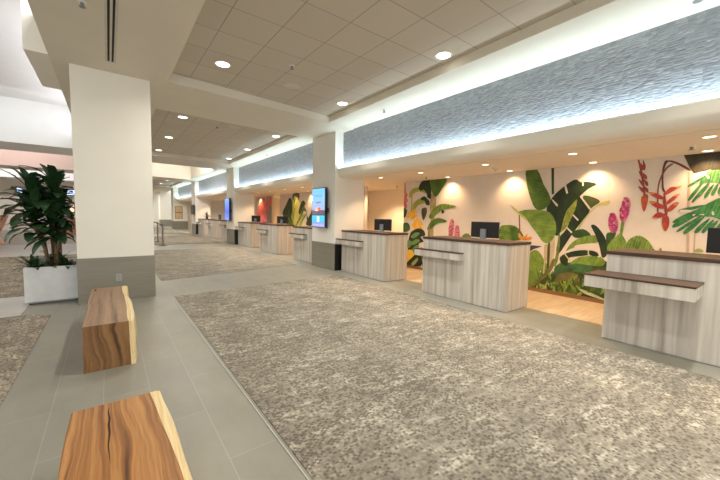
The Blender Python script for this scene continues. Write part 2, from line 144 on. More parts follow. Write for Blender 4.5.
 ([(6.449,1.28),(6.388,1.338),(6.347,1.378),(6.281,1.325),(6.227,1.271),(6.309,1.229),(6.371,1.203)],(0.8,0.4,0.02),(0.9,0.58,0.08),[(6.339,1.204),(6.346,1.363)],0.8,1,60),
 ([(6.586,1.181),(6.534,1.229),(6.5,1.264),(6.444,1.219),(6.398,1.175),(6.468,1.139),(6.52,1.117)],(0.8,0.4,0.02),(0.9,0.58,0.08),[(6.493,1.118),(6.499,1.25)],0.8,1,60),
 ([(6.382,1.189),(6.339,1.23),(6.311,1.258),(6.265,1.221),(6.226,1.184),(6.284,1.153),(6.328,1.135)],(0.8,0.4,0.02),(0.9,0.58,0.08),[(6.305,1.136),(6.31,1.247)],0.8,1,60),
 ([(7.042,1.262),(6.864,1.316),(6.741,1.247),(6.735,1.103),(6.921,1.036),(7.027,1.065)],(0.02,0.07,0.03),(0.05,0.16,0.06),[(7.019,1.05),(6.761,1.271)],0.7,1,60),
 ([(6.716,0.983),(6.589,1.1),(6.369,1.166),(6.2,1.117),(6.134,0.983),(6.296,0.927),(6.186,0.804),(6.351,0.745),(6.374,0.554),(6.299,0.279),(6.752,0.226),(6.772,0.712)],(0.006,0.012,0.008),(0.03,0.06,0.03),None,0,1,60),
 ([(6.68,0.913),(6.49,1.043),(6.332,1.027),(6.547,0.873)],(0.1,0.25,0.09),(0.2,0.36,0.14),[(6.68,0.913),(6.332,1.027)],0.6,1,60),
 ([(6.705,0.717),(6.482,0.853),(6.323,0.817),(6.572,0.68)],(0.1,0.25,0.09),(0.2,0.36,0.14),[(6.705,0.717),(6.323,0.817)],0.6,1,60),
 ([(6.664,0.527),(6.443,0.69),(6.346,0.642),(6.564,0.488)],(0.1,0.25,0.09),(0.2,0.36,0.14),[(6.664,0.527),(6.346,0.642)],0.6,1,60),
 ([(6.908,0.702),(6.743,0.812),(6.606,0.725),(6.766,0.567)],(0.1,0.25,0.09),(0.2,0.36,0.14),[(6.908,0.702),(6.606,0.725)],0.6,1,60),
 ([(6.722,0.327),(6.466,0.474),(6.338,0.44),(6.555,0.273)],(0.1,0.25,0.09),(0.2,0.36,0.14),[(6.722,0.327),(6.338,0.44)],0.6,1,60),
 ([(6.877,0.448),(6.698,0.539),(6.547,0.466),(6.567,0.262),(6.806,0.219)],(0.8,0.5,0.05),(0.85,0.6,0.1),None,0,1,60),
 ([(6.842,0.104),(6.59,0.332),(6.382,0.447),(6.227,0.322),(6.273,0.105),(6.838,0.008)],(0.008,0.018,0.008),(0.02,0.05,0.015),None,0,1,60),
 ([(6.631,0.131),(6.415,0.322),(6.375,0.27),(6.531,0.093)],(0.35,0.38,0.28),(0.24,0.36,0.06),None,0,1,60),
 ([(5.342,0.972),(5.356,1.164),(5.335,1.37),(5.256,1.452),(5.19,1.34),(5.2,1.121),(5.274,0.964)],(0.72,0.1,0.22),(0.88,0.35,0.42),[(5.285,0.976),(5.256,1.443)],1,1,110),
 ([(5.162,0.971),(5.171,1.151),(5.136,1.266),(5.088,1.293),(5.011,1.138),(5.023,0.98)],(0.72,0.14,0.25),(0.9,0.42,0.48),[(5.092,0.975),(5.097,1.284)],1,1,110),
 ([(4.974,0.983),(4.888,1.083),(4.794,1.108),(4.722,1.064),(4.695,0.985),(4.954,0.968)],(0.04,0.105,0.012),(0.24,0.36,0.06),[(4.955,0.984),(4.747,1.091)],0.8,1,60),
 ([(2.38,0.13),(2.409,0.2),(2.465,0.259),(2.531,0.308),(2.49,0.231),(2.44,0.165)],(0.1,0.2,0.022),(0.24,0.36,0.06),[(2.38,0.13),(2.531,0.308)],0.9,1,60),
 ([(2.205,0.316),(2.172,0.326),(2.144,0.354),(2.122,0.389),(2.156,0.374),(2.187,0.351)],(0.1,0.2,0.022),(0.24,0.36,0.06),[(2.205,0.316),(2.122,0.389)],0.9,1,60),
 ([(2.454,0.347),(2.413,0.371),(2.392,0.417),(2.382,0.471),(2.423,0.439),(2.452,0.398)],(0.1,0.2,0.022),(0.24,0.36,0.06),[(2.454,0.347),(2.382,0.471)],0.9,1,60),
 ([(3.032,0.098),(2.992,0.103),(2.971,0.134),(2.961,0.176),(3.0,0.163),(3.028,0.14)],(0.1,0.2,0.022),(0.62,0.6,0.24),[(3.032,0.098),(2.961,0.176)],0.9,1,60),
 ([(2.092,0.324),(2.125,0.364),(2.175,0.384),(2.23,0.392),(2.188,0.352),(2.141,0.324)],(0.024914708348811026,0.06540110941562893,0.007474412504643308),(0.06,0.2,0.06),[(2.092,0.324),(2.23,0.392)],0.9,1,60),
 ([(2.941,-0.012),(2.918,0.018),(2.913,0.055),(2.919,0.093),(2.94,0.058),(2.951,0.022)],(0.1,0.2,0.022),(0.46,0.46,0.08),[(2.941,-0.012),(2.919,0.093)],0.9,1,60),
 ([(2.802,0.126),(2.74,0.149),(2.679,0.194),(2.623,0.246),(2.69,0.216),(2.754,0.177)],(0.02743899035847509,0.0720273496909971,0.008231697107542527),(0.1,0.1,0.03),[(2.802,0.126),(2.623,0.246)],0.9,1,60),
 ([(2.3,0.319),(2.288,0.357),(2.289,0.4),(2.299,0.443),(2.309,0.399),(2.312,0.356)],(0.04253628331831674,0.11165774371058144,0.012760884995495023),(0.1,0.1,0.03),[(2.3,0.319),(2.299,0.443)],0.9,1,60),
 ([(2.129,0.4),(2.141,0.446),(2.173,0.482),(2.213,0.509),(2.194,0.46),(2.167,0.419)],(0.1,0.2,0.022),(0.62,0.6,0.24),[(2.129,0.4),(2.213,0.509)],0.9,1,60),
 ([(2.375,0.064),(2.334,0.078),(2.306,0.117),(2.288,0.166),(2.329,0.144),(2.363,0.111)],(0.1,0.2,0.022),(0.46,0.46,0.08),[(2.375,0.064),(2.288,0.166)],0.9,1,60),
 ([(2.207,0.359),(2.224,0.428),(2.267,0.486),(2.321,0.536),(2.295,0.461),(2.259,0.396)],(0.020879157918627864,0.05480778953639814,0.006263747375588359),(0.1,0.2,0.022),[(2.207,0.359),(2.321,0.536)],0.9,1,60),
 ([(2.933,0.141),(2.909,0.176),(2.901,0.221),(2.901,0.268),(2.923,0.226),(2.937,0.182)],(0.1,0.2,0.022),(0.46,0.46,0.08),[(2.933,0.141),(2.901,0.268)],0.9,1,60),
 ([(2.791,0.063),(2.798,0.133),(2.825,0.205),(2.861,0.274),(2.848,0.194),(2.826,0.119)],(0.031611050575053,0.08297900775951411,0.0094833151725159),(0.1,0.2,0.022),[(2.791,0.063),(2.861,0.274)],0.9,1,60),
 ([(1.96,0.275),(1.939,0.311),(1.936,0.356),(1.943,0.402),(1.961,0.359),(1.971,0.315)],(0.1,0.2,0.022),(0.24,0.36,0.06),[(1.96,0.275),(1.943,0.402)],0.9,1,60),
 ([(3.015,-0.024),(3.025,0.052),(3.057,0.13),(3.099,0.204),(3.081,0.118),(3.055,0.036)],(0.02496943738411161,0.06554477313329297,0.007490831215233483),(0.06,0.2,0.06),[(3.015,-0.024),(3.099,0.204)],0.9,1,60),
 ([(1.999,0.238),(2.006,0.273),(2.029,0.297),(2.058,0.314),(2.046,0.278),(2.027,0.249)],(0.02358188826896619,0.061902456706036245,0.007074566480689857),(0.1,0.1,0.03),[(1.999,0.238),(2.058,0.314)],0.9,1,60),
 ([(3.022,-0.005),(3.015,0.041),(3.033,0.082),(3.062,0.118),(3.063,0.068),(3.053,0.023)],(0.043043152240781604,0.1129882746320517,0.012912945672234482),(0.1,0.1,0.03),[(3.022,-0.005),(3.062,0.118)],0.9,1,60),
 ([(2.569,0.238),(2.549,0.274),(2.545,0.317),(2.55,0.361),(2.569,0.319),(2.578,0.276)],(0.04372130480976436,0.11476842512563144,0.013116391442929308),(0.06,0.2,0.06),[(2.569,0.238),(2.55,0.361)],0.9,1,60),
 ([(2.009,0.165),(1.97,0.198),(1.942,0.249),(1.92,0.306),(1.96,0.265),(1.994,0.218)],(0.1,0.2,0.022),(0.24,0.36,0.06),[(2.009,0.165),(1.92,0.306)],0.9,1,60),
 ([(2.183,0.158),(2.191,0.223),(2.223,0.28),(2.266,0.33),(2.251,0.259),(2.225,0.197)],(0.028722362320300517,0.07539620109078886,0.008616708696090155),(0.1,0.1,0.03),[(2.183,0.158),(2.266,0.33)],0.9,1,60),
 ([(2.135,0.324),(2.175,0.37),(2.235,0.39),(2.302,0.395),(2.25,0.349),(2.194,0.319)],(0.1,0.2,0.022),(0.24,0.36,0.06),[(2.135,0.324),(2.302,0.395)],0.9,1,60),
 ([(2.566,0.083),(2.54,0.121),(2.527,0.172),(2.522,0.224),(2.547,0.178),(2.566,0.129)],(0.0320083789791054,0.08402199482015167,0.00960251369373162),(0.1,0.1,0.03),[(2.566,0.083),(2.522,0.224)],0.9,1,60),
 ([(2.736,0.092),(2.761,0.16),(2.808,0.226),(2.864,0.286),(2.829,0.209),(2.787,0.139)],(0.04022911009296292,0.10560141399402767,0.012068733027888877),(0.06,0.2,0.06),[(2.736,0.092),(2.864,0.286)],0.9,1,60),
 ([(2.606,0.208),(2.571,0.237),(2.563,0.28),(2.57,0.327),(2.602,0.291),(2.619,0.251)],(0.1,0.2,0.022),(0.24,0.36,0.06),[(2.606,0.208),(2.57,0.327)],0.9,1,60),
 ([(2.837,0.295),(2.839,0.352),(2.867,0.403),(2.906,0.448),(2.897,0.386),(2.876,0.329)],(0.1,0.2,0.022),(0.24,0.36,0.06),[(2.837,0.295),(2.906,0.448)],0.9,1,60),
 ([(2.801,0.143),(2.815,0.193),(2.856,0.217),(2.908,0.226),(2.884,0.176),(2.85,0.142)],(0.1,0.2,0.022),(0.62,0.6,0.24),[(2.801,0.143),(2.908,0.226)],0.9,1,60),
 ([(2.915,0.084),(2.908,0.122),(2.923,0.155),(2.949,0.183),(2.951,0.141),(2.942,0.105)],(0.1,0.2,0.022),(0.62,0.6,0.24),[(2.915,0.084),(2.949,0.183)],0.9,1,60),
 ([(3.066,-0.025),(3.048,0.039),(3.051,0.111),(3.066,0.182),(3.08,0.108),(3.084,0.035)],(0.028426396080308943,0.07461928971081097,0.008527918824092684),(0.1,0.2,0.022),[(3.066,-0.025),(3.066,0.182)],0.9,1,60),
 ([(2.429,0.28),(2.442,0.309),(2.468,0.323),(2.499,0.327),(2.481,0.298),(2.459,0.279)],(0.1,0.2,0.022),(0.24,0.36,0.06),[(2.429,0.28),(2.499,0.327)],0.9,1,60),
 ([(2.303,0.206),(2.341,0.24),(2.394,0.261),(2.451,0.274),(2.403,0.238),(2.352,0.212)],(0.1,0.2,0.022),(0.46,0.46,0.08),[(2.303,0.206),(2.451,0.274)],0.9,1,60),
 ([(1.986,0.184),(1.962,0.251),(1.957,0.329),(1.962,0.407),(1.984,0.331),(1.996,0.253)],(0.1,0.2,0.022),(0.24,0.36,0.06),[(1.986,0.184),(1.962,0.407)],0.9,1,60),
 ([(2.449,0.047),(2.491,0.083),(2.549,0.104),(2.612,0.116),(2.559,0.079),(2.504,0.052)],(0.1,0.2,0.022),(0.24,0.36,0.06),[(2.449,0.047),(2.612,0.116)],0.9,1,60),
 ([(2.762,0.03),(2.743,0.083),(2.755,0.136),(2.781,0.185),(2.794,0.125),(2.793,0.069)],(0.1,0.2,0.022),(0.62,0.6,0.24),[(2.762,0.03),(2.781,0.185)],0.9,1,60),
 ([(2.547,0.181),(2.549,0.237),(2.579,0.281),(2.621,0.317),(2.611,0.257),(2.59,0.206)],(0.1,0.2,0.022),(0.46,0.46,0.08),[(2.547,0.181),(2.621,0.317)],0.9,1,60),
 ([(2.545,0.203),(2.503,0.275),(2.476,0.367),(2.459,0.461),(2.501,0.375),(2.534,0.286)],(0.1,0.2,0.022),(0.24,0.36,0.06),[(2.545,0.203),(2.459,0.461)],0.9,1,60),
 ([(2.33,0.071),(2.308,0.093),(2.294,0.127),(2.286,0.163),(2.308,0.135),(2.325,0.103)],(0.1,0.2,0.022),(0.46,0.46,0.08),[(2.33,0.071),(2.286,0.163)],0.9,1,60),
 ([(2.884,0.157),(2.826,0.171),(2.777,0.215),(2.736,0.272),(2.797,0.25),(2.852,0.214)],(0.1,0.2,0.022),(0.24,0.36,0.06),[(2.884,0.157),(2.736,0.272)],0.9,1,60),
 ([(2.403,0.21),(2.403,0.274),(2.43,0.335),(2.468,0.389),(2.46,0.318),(2.441,0.253)],(0.0228362958460163,0.05994527659579279,0.00685088875380489),(0.1,0.1,0.03),[(2.403,0.21),(2.468,0.389)],0.9,1,60),
 ([(2.826,0.087),(2.836,0.156),(2.86,0.231),(2.89,0.303),(2.875,0.224),(2.854,0.147)],(0.028394353871531375,0.07453517891276985,0.008518306161459413),(0.06,0.2,0.06),[(2.826,0.087),(2.89,0.303)],0.9,1,60),
 ([(3.053,0.305),(3.051,0.376),(3.066,0.454),(3.088,0.53),(3.085,0.449),(3.075,0.37)],(0.1,0.2,0.022),(0.24,0.36,0.06),[(3.053,0.305),(3.088,0.53)],0.9,1,60),
 ([(2.198,0.262),(2.193,0.329),(2.21,0.399),(2.238,0.465),(2.238,0.389),(2.228,0.317)],(0.03156509748554698,0.08285838089956082,0.009469529245664094),(0.1,0.1,0.03),[(2.198,0.262),(2.238,0.465)],0.9,1,60),
 ([(2.566,0.112),(2.588,0.185),(2.633,0.255),(2.687,0.319),(2.656,0.237),(2.617,0.162)],(0.1,0.2,0.022),(0.24,0.36,0.06),[(2.566,0.112),(2.687,0.319)],0.9,1,60),
 ([(2.298,0.242),(2.252,0.297),(2.228,0.373),(2.215,0.454),(2.26,0.388),(2.293,0.316)],(0.1,0.2,0.022),(0.24,0.36,0.06),[(2.298,0.242),(2.215,0.454)],0.9,1,60),
 ([(1.975,0.271),(1.962,0.324),(1.957,0.386),(1.958,0.449),(1.97,0.387),(1.978,0.325)],(0.1,0.2,0.022),(0.24,0.36,0.06),[(1.975,0.271),(1.958,0.449)],0.9,1,60),
 ([(2.179,0.194),(2.12,0.209),(2.069,0.256),(2.025,0.316),(2.087,0.292),(2.143,0.253)],(0.04396002746914476,0.115395072106505,0.01318800824074343),(0.1,0.2,0.022),[(2.179,0.194),(2.025,0.316)],0.9,1,60),
 ([(3.064,0.264),(3.074,0.341),(3.102,0.424),(3.137,0.504),(3.12,0.416),(3.097,0.331)],(0.041476316535704,0.10887533090622299,0.012442894960711201),(0.06,0.2,0.06),[(3.064,0.264),(3.137,0.504)],0.9,1,60),
 ([(1.928,1.283),(1.913,1.317),(1.889,1.295),(1.895,1.262)],(0.325999205492513,0.10738797357400429,0.1725878146725069),(0.5927258281682054,0.19525086104364414,0.31379602667728523),None,0,0,60),
 ([(1.913,1.285),(1.899,1.318),(1.874,1.297),(1.881,1.264)],(0.32947854005213,0.10853410731128989,0.17442981532171586),(0.5990518910038727,0.1973347405659816,0.3171451187667561),None,0,0,60),
 ([(1.897,1.287),(1.883,1.32),(1.859,1.299),(1.865,1.266)],(0.22858579236705545,0.018434338094117375,0.0884848228517634),(0.41561053157646444,0.03351697835294068,0.16088149609411526),None,0,0,60),
 ([(1.878,1.289),(1.864,1.323),(1.84,1.301),(1.846,1.268)],(0.29799142342931795,0.09816188065906944,0.15776016534493303),(0.5418025880533053,0.17847614665285352,0.28683666426351456),None,0,0,60),
 ([(1.941,1.319),(1.926,1.353),(1.902,1.331),(1.908,1.298)],(0.3993100203703902,0.03220242099761211,0.15457162078853814),(0.7260182188552549,0.05854985635929475,0.2810393105246148),None,0,0,60),
 ([(1.919,1.322),(1.905,1.355),(1.881,1.333),(1.887,1.3)],(0.37608984325769657,0.12388841895547655,0.19910638760701585),(0.6837997150139937,0.22525167082813916,0.3620116138309379),None,0,0,60),
 ([(1.895,1.324),(1.881,1.358),(1.857,1.336),(1.863,1.303)],(0.41262695043226105,0.033276366970343634,0.15972656145764944),(0.7502308189677473,0.060502485400624785,0.29041192992299897),None,0,0,60),
 ([(1.875,1.327),(1.861,1.36),(1.837,1.338),(1.843,1.306)],(0.3591557202147367,0.02896417098505941,0.13902802072828516),(0.6530104003904302,0.05266212906374438,0.252778219505973),None,0,0,60),
 ([(1.953,1.355),(1.938,1.389),(1.914,1.367),(1.92,1.334)],(0.43421337694261697,0.14303499475756795,0.22987767014609134),(0.7894788671683944,0.26006362683194173,0.41795940026562056),None,0,0,60),
 ([(1.925,1.358),(1.91,1.392),(1.886,1.37),(1.892,1.337)],(0.3422175702143007,0.027598191146314576,0.13247131750230995),(0.6222137640260013,0.05017852935693559,0.2408569409132908),None,0,0,60),
 ([(1.897,1.361),(1.882,1.395),(1.858,1.373),(1.864,1.34)],(0.35774206447794094,0.11784444476920408,0.18939285766479225),(0.6504401172326199,0.21426262685309833,0.34435065029962225),None,0,0,60),
 ([(1.869,1.365),(1.854,1.398),(1.83,1.376),(1.837,1.343)],(0.2342525255199491,0.018891332703221703,0.09067839697546418),(0.4259136827635438,0.034347877642221275,0.16486981268266213),None,0,0,60),
 ([(1.967,1.391),(1.952,1.425),(1.927,1.403),(1.934,1.37)],(0.36790127872191736,0.02966945796144495,0.14241339821493576),(0.6689114158580315,0.053944469020808995,0.25893345129988316),None,0,0,60),
 ([(1.93,1.395),(1.915,1.428),(1.891,1.406),(1.898,1.374)],(0.34978379604903304,0.028208370649115563,0.1354001791157547),(0.635970538270969,0.05128794663475557,0.2461821438468267),None,0,0,60),
 ([(1.897,1.399),(1.883,1.432),(1.859,1.41),(1.865,1.377)],(0.2248096645710562,0.018129811658956146,0.08702309596298949),(0.4087448446746476,0.03296329392537481,0.15822381084179907),None,0,0,60),
 ([(1.865,1.402),(1.851,1.435),(1.827,1.413),(1.833,1.381)],(0.3530000457528331,0.11628236801269796,0.18688237716326458),(0.641818265005151,0.21142248729581448,0.3397861402968447),None,0,0,60),
 ([(1.971,1.428),(1.956,1.462),(1.931,1.44),(1.938,1.407)],(0.3787386050052121,0.12476095223701107,0.2005086732380535),(0.688615645464022,0.22683809497638374,0.3645612240691881),None,0,0,60),
 ([(1.94,1.431),(1.926,1.465),(1.901,1.443),(1.908,1.41)],(0.365297725684575,0.029459494006820568,0.14140557123273872),(0.6641776830628636,0.05356271637603739,0.25710103860497946),None,0,0,60),
 ([(1.905,1.435),(1.891,1.468),(1.867,1.446),(1.873,1.413)],(0.55,0.18769935067278457,0.30165967072411803),(1,0.3412715466777901,0.5484721285893055),None,0,0,60),
 ([(1.871,1.438),(1.857,1.471),(1.833,1.45),(1.839,1.417)],(0.3157731335430054,0.10401938516710767,0.16717401187570874),(0.5741329700781916,0.18912615484928666,0.30395274886492496),None,0,0,60),
 ([(1.966,1.466),(1.951,1.5),(1.927,1.477),(1.933,1.444)],(0.3864851438360599,0.03116815676097258,0.14960715245266837),(0.7027002615201089,0.056669375929041046,0.272013004459397),None,0,0,60),
 ([(1.937,1.469),(1.922,1.502),(1.898,1.48),(1.904,1.447)],(0.2831302098975247,0.02283308144334877,0.10959879092807408),(0.5147821998136812,0.041514693533361395,0.19927052896013467),None,0,0,60),
 ([(1.91,1.472),(1.896,1.505),(1.872,1.483),(1.878,1.45)],(0.3406393209955492,0.027470912983512036,0.13186038232085776),(0.6193442199919076,0.049947114515476426,0.2397461496742868),None,0,0,60),
 ([(1.881,1.475),(1.867,1.507),(1.843,1.485),(1.849,1.453)],(0.321956269541698,0.10605618290785347,0.17044743681619307),(0.58537503553036,0.19282942346882448,0.3099044305748965),None,0,0,60),
 ([(1.963,1.504),(1.948,1.537),(1.924,1.515),(1.93,1.482)],(0.3829181309088073,0.030880494428129623,0.1482263732550222),(0.6962147834705587,0.05614635350569022,0.26950249682731303),None,0,0,60),
 ([(1.937,1.507),(1.922,1.54),(1.898,1.517),(1.904,1.485)],(0.43775264272966263,0.14420087054624184,0.23175139909217432),(0.7959138958721138,0.26218340099316695,0.42136618016758964),None,0,0,60),
 ([(1.915,1.509),(1.9,1.541),(1.876,1.519),(1.883,1.487)],(0.3686564699848424,0.029730360482648585,0.1427057303167132),(0.6702844908815316,0.054055200877542876,0.2594649642122058),None,0,0,60),
 ([(1.895,1.51),(1.88,1.543),(1.856,1.521),(1.863,1.488)],(0.21195115310402696,0.01709283492774411,0.08204560765317172),(0.38536573291641263,0.03107788168680747,0.14917383209667584),None,0,0,60),
 ([(1.965,1.541),(1.95,1.574),(1.926,1.552),(1.932,1.519)],(0.4017039144382786,0.03239547697082892,0.15549828945997882),(0.7303707535241428,0.058900867219688936,0.2827241626545069),None,0,0,60),
 ([(1.939,1.544),(1.925,1.577),(1.9,1.554),(1.907,1.521)],(0.2046974444638328,0.01650785842450265,0.0792377204376127),(0.37217717175242326,0.030014288044550266,0.14406858261384126),None,0,0,60),
 ([(1.919,1.545),(1.904,1.578),(1.88,1.556),(1.886,1.523)],(0.34190450154876606,0.027572943673287588,0.13235012963178042),(0.6216445482704837,0.05013262486052288,0.24063659933050982),None,0,0,60),
 ([(1.903,1.547),(1.888,1.579),(1.864,1.557),(1.871,1.525)],(0.22670924371308512,0.018283003525248802,0.08775841692119422),(0.412198624932882,0.033241824591361456,0.15956075803853495),None,0,0,60),
 ([(1.961,1.579),(1.946,1.612),(1.922,1.59),(1.928,1.557)],(0.2876376468377467,0.023196584422398928,0.11134360522751485),(0.5229775397049939,0.04217560804072532,0.20244291859548152),None,0,0,60),
 ([(1.94,1.581),(1.925,1.614),(1.901,1.591),(1.907,1.559)],(0.2383160500583409,0.01921903629502749,0.09225137421613194),(0.4333019091969834,0.034943702354595436,0.16772977130205807),None,0,0,60),
 ([(1.93,1.582),(1.916,1.614),(1.892,1.592),(1.898,1.559)],(0.24040478111743213,0.01938748234818001,0.09305991527126403),(0.43709960203169473,0.03524996790578183,0.16919984594775278),None,0,0,60),
 ([(1.916,1.583),(1.902,1.615),(1.877,1.593),(1.884,1.561)],(0.31144326315356646,0.025116392189803747,0.12055868251105797),(0.5662604784610299,0.04566616761782499,0.21919760456555992),None,0,0,60),
 ([(1.809,1.494),(1.795,1.527),(1.771,1.505),(1.777,1.473)],(0.392620159266846,0.12933369952319634,0.20785773137656557),(0.7138548350306291,0.23515218095126608,0.3779231479573919),None,0,0,60),
 ([(1.793,1.491),(1.779,1.524),(1.755,1.502),(1.761,1.47)],(0.3539508157660687,0.02854442062629586,0.13701321900622013),(0.6435469377564884,0.051898946593265195,0.24911494364767292),None,0,0,60),
 ([(1.773,1.488),(1.759,1.52),(1.736,1.498),(1.742,1.466)],(0.3163309007735792,0.10420312025482611,0.16746930040954194),(0.5751470923155986,0.18946021864513837,0.30448963710825805),None,0,0,60),
 ([(1.76,1.486),(1.746,1.518),(1.723,1.496),(1.729,1.464)],(0.4854531771320067,0.15991398776113164,0.257004623187533),(0.8826421402400121,0.2907527050202393,0.46728113306824176),None,0,0,60),
 ([(1.818,1.532),(1.804,1.565),(1.781,1.543),(1.787,1.511)],(0.24915662306798222,0.020093276053869537,0.09644772505857377),(0.45301204194178585,0.036533229188853704,0.17535950010649776),None,0,0,60),
 ([(1.796,1.528),(1.782,1.561),(1.758,1.539),(1.764,1.507)],(0.22193376700942918,0.017897884436244287,0.08590984529397258),(0.4035159400171439,0.0325416080658987,0.15619971871631377),None,0,0,60),
 ([(1.768,1.523),(1.754,1.556),(1.731,1.534),(1.737,1.502)],(0.28533670156626667,0.023011024319860216,0.11045291673532902),(0.5187940028477576,0.04183822603610948,0.20082348497332547),None,0,0,60),
 ([(1.751,1.52),(1.737,1.552),(1.714,1.531),(1.72,1.499)],(0.3665401423094627,0.12074263511370537,0.19405066357559791),(0.6664366223808412,0.21953206384310064,0.3528193883192689),None,0,0,60),
 ([(1.817,1.569),(1.803,1.601),(1.779,1.579),(1.785,1.547)],(0.24080723910901972,0.019419938637824173,0.09321570546155603),(0.4378313438345813,0.03530897934149849,0.16948310083919277),None,0,0,60),
 ([(1.792,1.564),(1.778,1.596),(1.754,1.574),(1.76,1.542)],(0.55,0.18654222715270896,0.2998000079239965),(1,0.3391676857321981,0.5450909234981755),None,0,0,60),
 ([(1.768,1.56),(1.754,1.592),(1.731,1.57),(1.737,1.538)],(0.4208044291667875,0.0339358410618377,0.16289203709682099),(0.7650989621214318,0.06170152920334128,0.29616734017603813),None,0,0,60),
 ([(1.746,1.555),(1.732,1.587),(1.709,1.566),(1.715,1.534)],(0.37732371381645047,0.030429331759391165,0.14606079244507758),(0.6860431160299099,0.05532605774434757,0.2655650771728683),None,0,0,60),
 ([(1.825,1.607),(1.811,1.639),(1.788,1.617),(1.794,1.585)],(0.4471499964866728,0.14729646943090402,0.23672646872823855),(0.8129999936121323,0.26781176260164363,0.43041176132407005),None,0,0,60),
 ([(1.792,1.601),(1.778,1.633),(1.755,1.611),(1.761,1.579)],(0.2821804480172039,0.022756487743322895,0.1092311411679499),(0.5130553600312797,0.041375432260587076,0.19860207485081796),None,0,0,60),
 ([(1.767,1.596),(1.753,1.628),(1.73,1.606),(1.736,1.574)],(0.40381723791307117,0.03256590628331219,0.15631635015989853),(0.7342131598419476,0.059210738696931255,0.28421154574527),None,0,0,60),
 ([(1.731,1.589),(1.717,1.621),(1.694,1.599),(1.7,1.567)],(0.2165162336657985,0.017460986585951493,0.08381273561256716),(0.39366587939236086,0.03174724833809362,0.15238679202284938),None,0,0,60),
 ([(1.829,1.644),(1.814,1.676),(1.791,1.654),(1.797,1.622)],(0.29266573704540877,0.02360207556817813,0.11328996272725501),(0.5321195219007432,0.042912864669414776,0.20598175041319092),None,0,0,60),
 ([(1.794,1.637),(1.78,1.669),(1.756,1.647),(1.762,1.615)],(0.2949161595227467,0.02378356125183441,0.11416109400880516),(0.5362111991322667,0.043242838639698924,0.20756562547055482),None,0,0,60),
 ([(1.762,1.631),(1.749,1.663),(1.725,1.641),(1.731,1.609)],(0.2919270841859094,0.0961642159671231,0.15454963280430498),(0.5307765167016534,0.17484402903113289,0.2809993323714636),None,0,0,60),
 ([(1.729,1.624),(1.715,1.656),(1.692,1.634),(1.698,1.603)],(0.31733765726222657,0.02559174655340537,0.12284038345634576),(0.5769775586585937,0.04653044827891885,0.22334615173881045),None,0,0,60),
 ([(1.822,1.679),(1.807,1.711),(1.784,1.689),(1.79,1.657)],(0.2232983385004474,0.018007930524229627,0.0864380665163022),(0.4059969790917225,0.03274169186223568,0.15716012093873127),None,0,0,60),
 ([(1.792,1.673),(1.778,1.705),(1.755,1.683),(1.761,1.651)],(0.4451811310648333,0.14664790199782746,0.2356841282107941),(0.8094202382996969,0.266632549086959,0.42851659674689835),None,0,0,60),
 ([(1.756,1.666),(1.742,1.698),(1.719,1.676),(1.725,1.644)],(0.3945023701514001,0.0318147072702742,0.15271059489731617),(0.7172770366389092,0.05784492230958946,0.27765562708602937),None,0,0,60),
 ([(1.728,1.66),(1.714,1.692),(1.692,1.67),(1.697,1.638)],(0.3242096728530908,0.02614594135912023,0.12550051852377708),(0.589472132460165,0.04753807519840041,0.22818276095232196),None,0,0,60),
 ([(1.813,1.714),(1.799,1.746),(1.775,1.723),(1.781,1.691)],(0.3949480328743819,0.130100528476267,0.20909013505114338),(0.7180873324988761,0.2365464154113945,0.38016388191116973),None,0,0,60),
 ([(1.783,1.708),(1.769,1.739),(1.746,1.717),(1.752,1.685)],(0.40696615785067525,0.032819851439570585,0.15753528690993882),(0.7399384688194095,0.05967245716285561,0.2864277943817069),None,0,0,60),
 ([(1.756,1.702),(1.742,1.734),(1.719,1.712),(1.725,1.68)],(0.3877750454573301,0.03127218108526856,0.15010646920928908),(0.7050455371951456,0.05685851106412465,0.2729208531077983),None,0,0,60),
 ([(1.731,1.697),(1.717,1.728),(1.694,1.706),(1.7,1.675)],(0.2736921935447034,0.022071951092314798,0.10594536524311102),(0.49762217008127896,0.04013082016784508,0.19262793680565637),None,0,0,60),
 ([(1.803,1.748),(1.789,1.78),(1.766,1.757),(1.772,1.726)],(0.3862283613680732,0.03114744849742526,0.14950775278764122),(0.7022333843055876,0.05663172454077319,0.2718322777957113),None,0,0,60),
 ([(1.783,1.744),(1.769,1.776),(1.746,1.753),(1.752,1.721)],(0.2227719670614772,0.01796548121463526,0.08623430983024923),(0.4050399401117767,0.03266451129933683,0.15678965423681676),None,0,0,60),
 ([(1.759,1.739),(1.745,1.77),(1.722,1.748),(1.728,1.716)],(0.410756052395001,0.1353078760830592,0.2174590865620594),(0.7468291861727291,0.24601432015101668,0.3953801573855625),None,0,0,60),
 ([(1.733,1.733),(1.719,1.765),(1.696,1.742),(1.702,1.711)],(0.2991707892899002,0.09855037764843773,0.15838453550641776),(0.5439468896180003,0.17918250481534131,0.28797188273894136),None,0,0,60),
 ([(1.801,1.784),(1.787,1.816),(1.763,1.793),(1.769,1.761)],(0.2488976258629825,0.020072389182498592,0.09634746807599322),(0.4525411379326954,0.036495253059088344,0.17517721468362402),None,0,0,60),
 ([(1.777,1.779),(1.763,1.81),(1.74,1.788),(1.746,1.756)],(0.22643938973308464,0.018261241107506827,0.08765395731603276),(0.4117079813328811,0.03320225655910332,0.1593708314836959),None,0,0,60),
 ([(1.756,1.774),(1.742,1.806),(1.719,1.783),(1.725,1.752)],(0.5091103901686854,0.167706952055567,0.26952903008930407),(0.9256552548521553,0.30492173101012177,0.4900527819805528),None,0,0,60),
 ([(1.731,1.769),(1.717,1.8),(1.694,1.778),(1.7,1.746)],(0.47926406482226735,0.1578752213532175,0.25372803431767094),(0.8713892087677587,0.28704585700584995,0.4613236987594017),None,0,0,60),
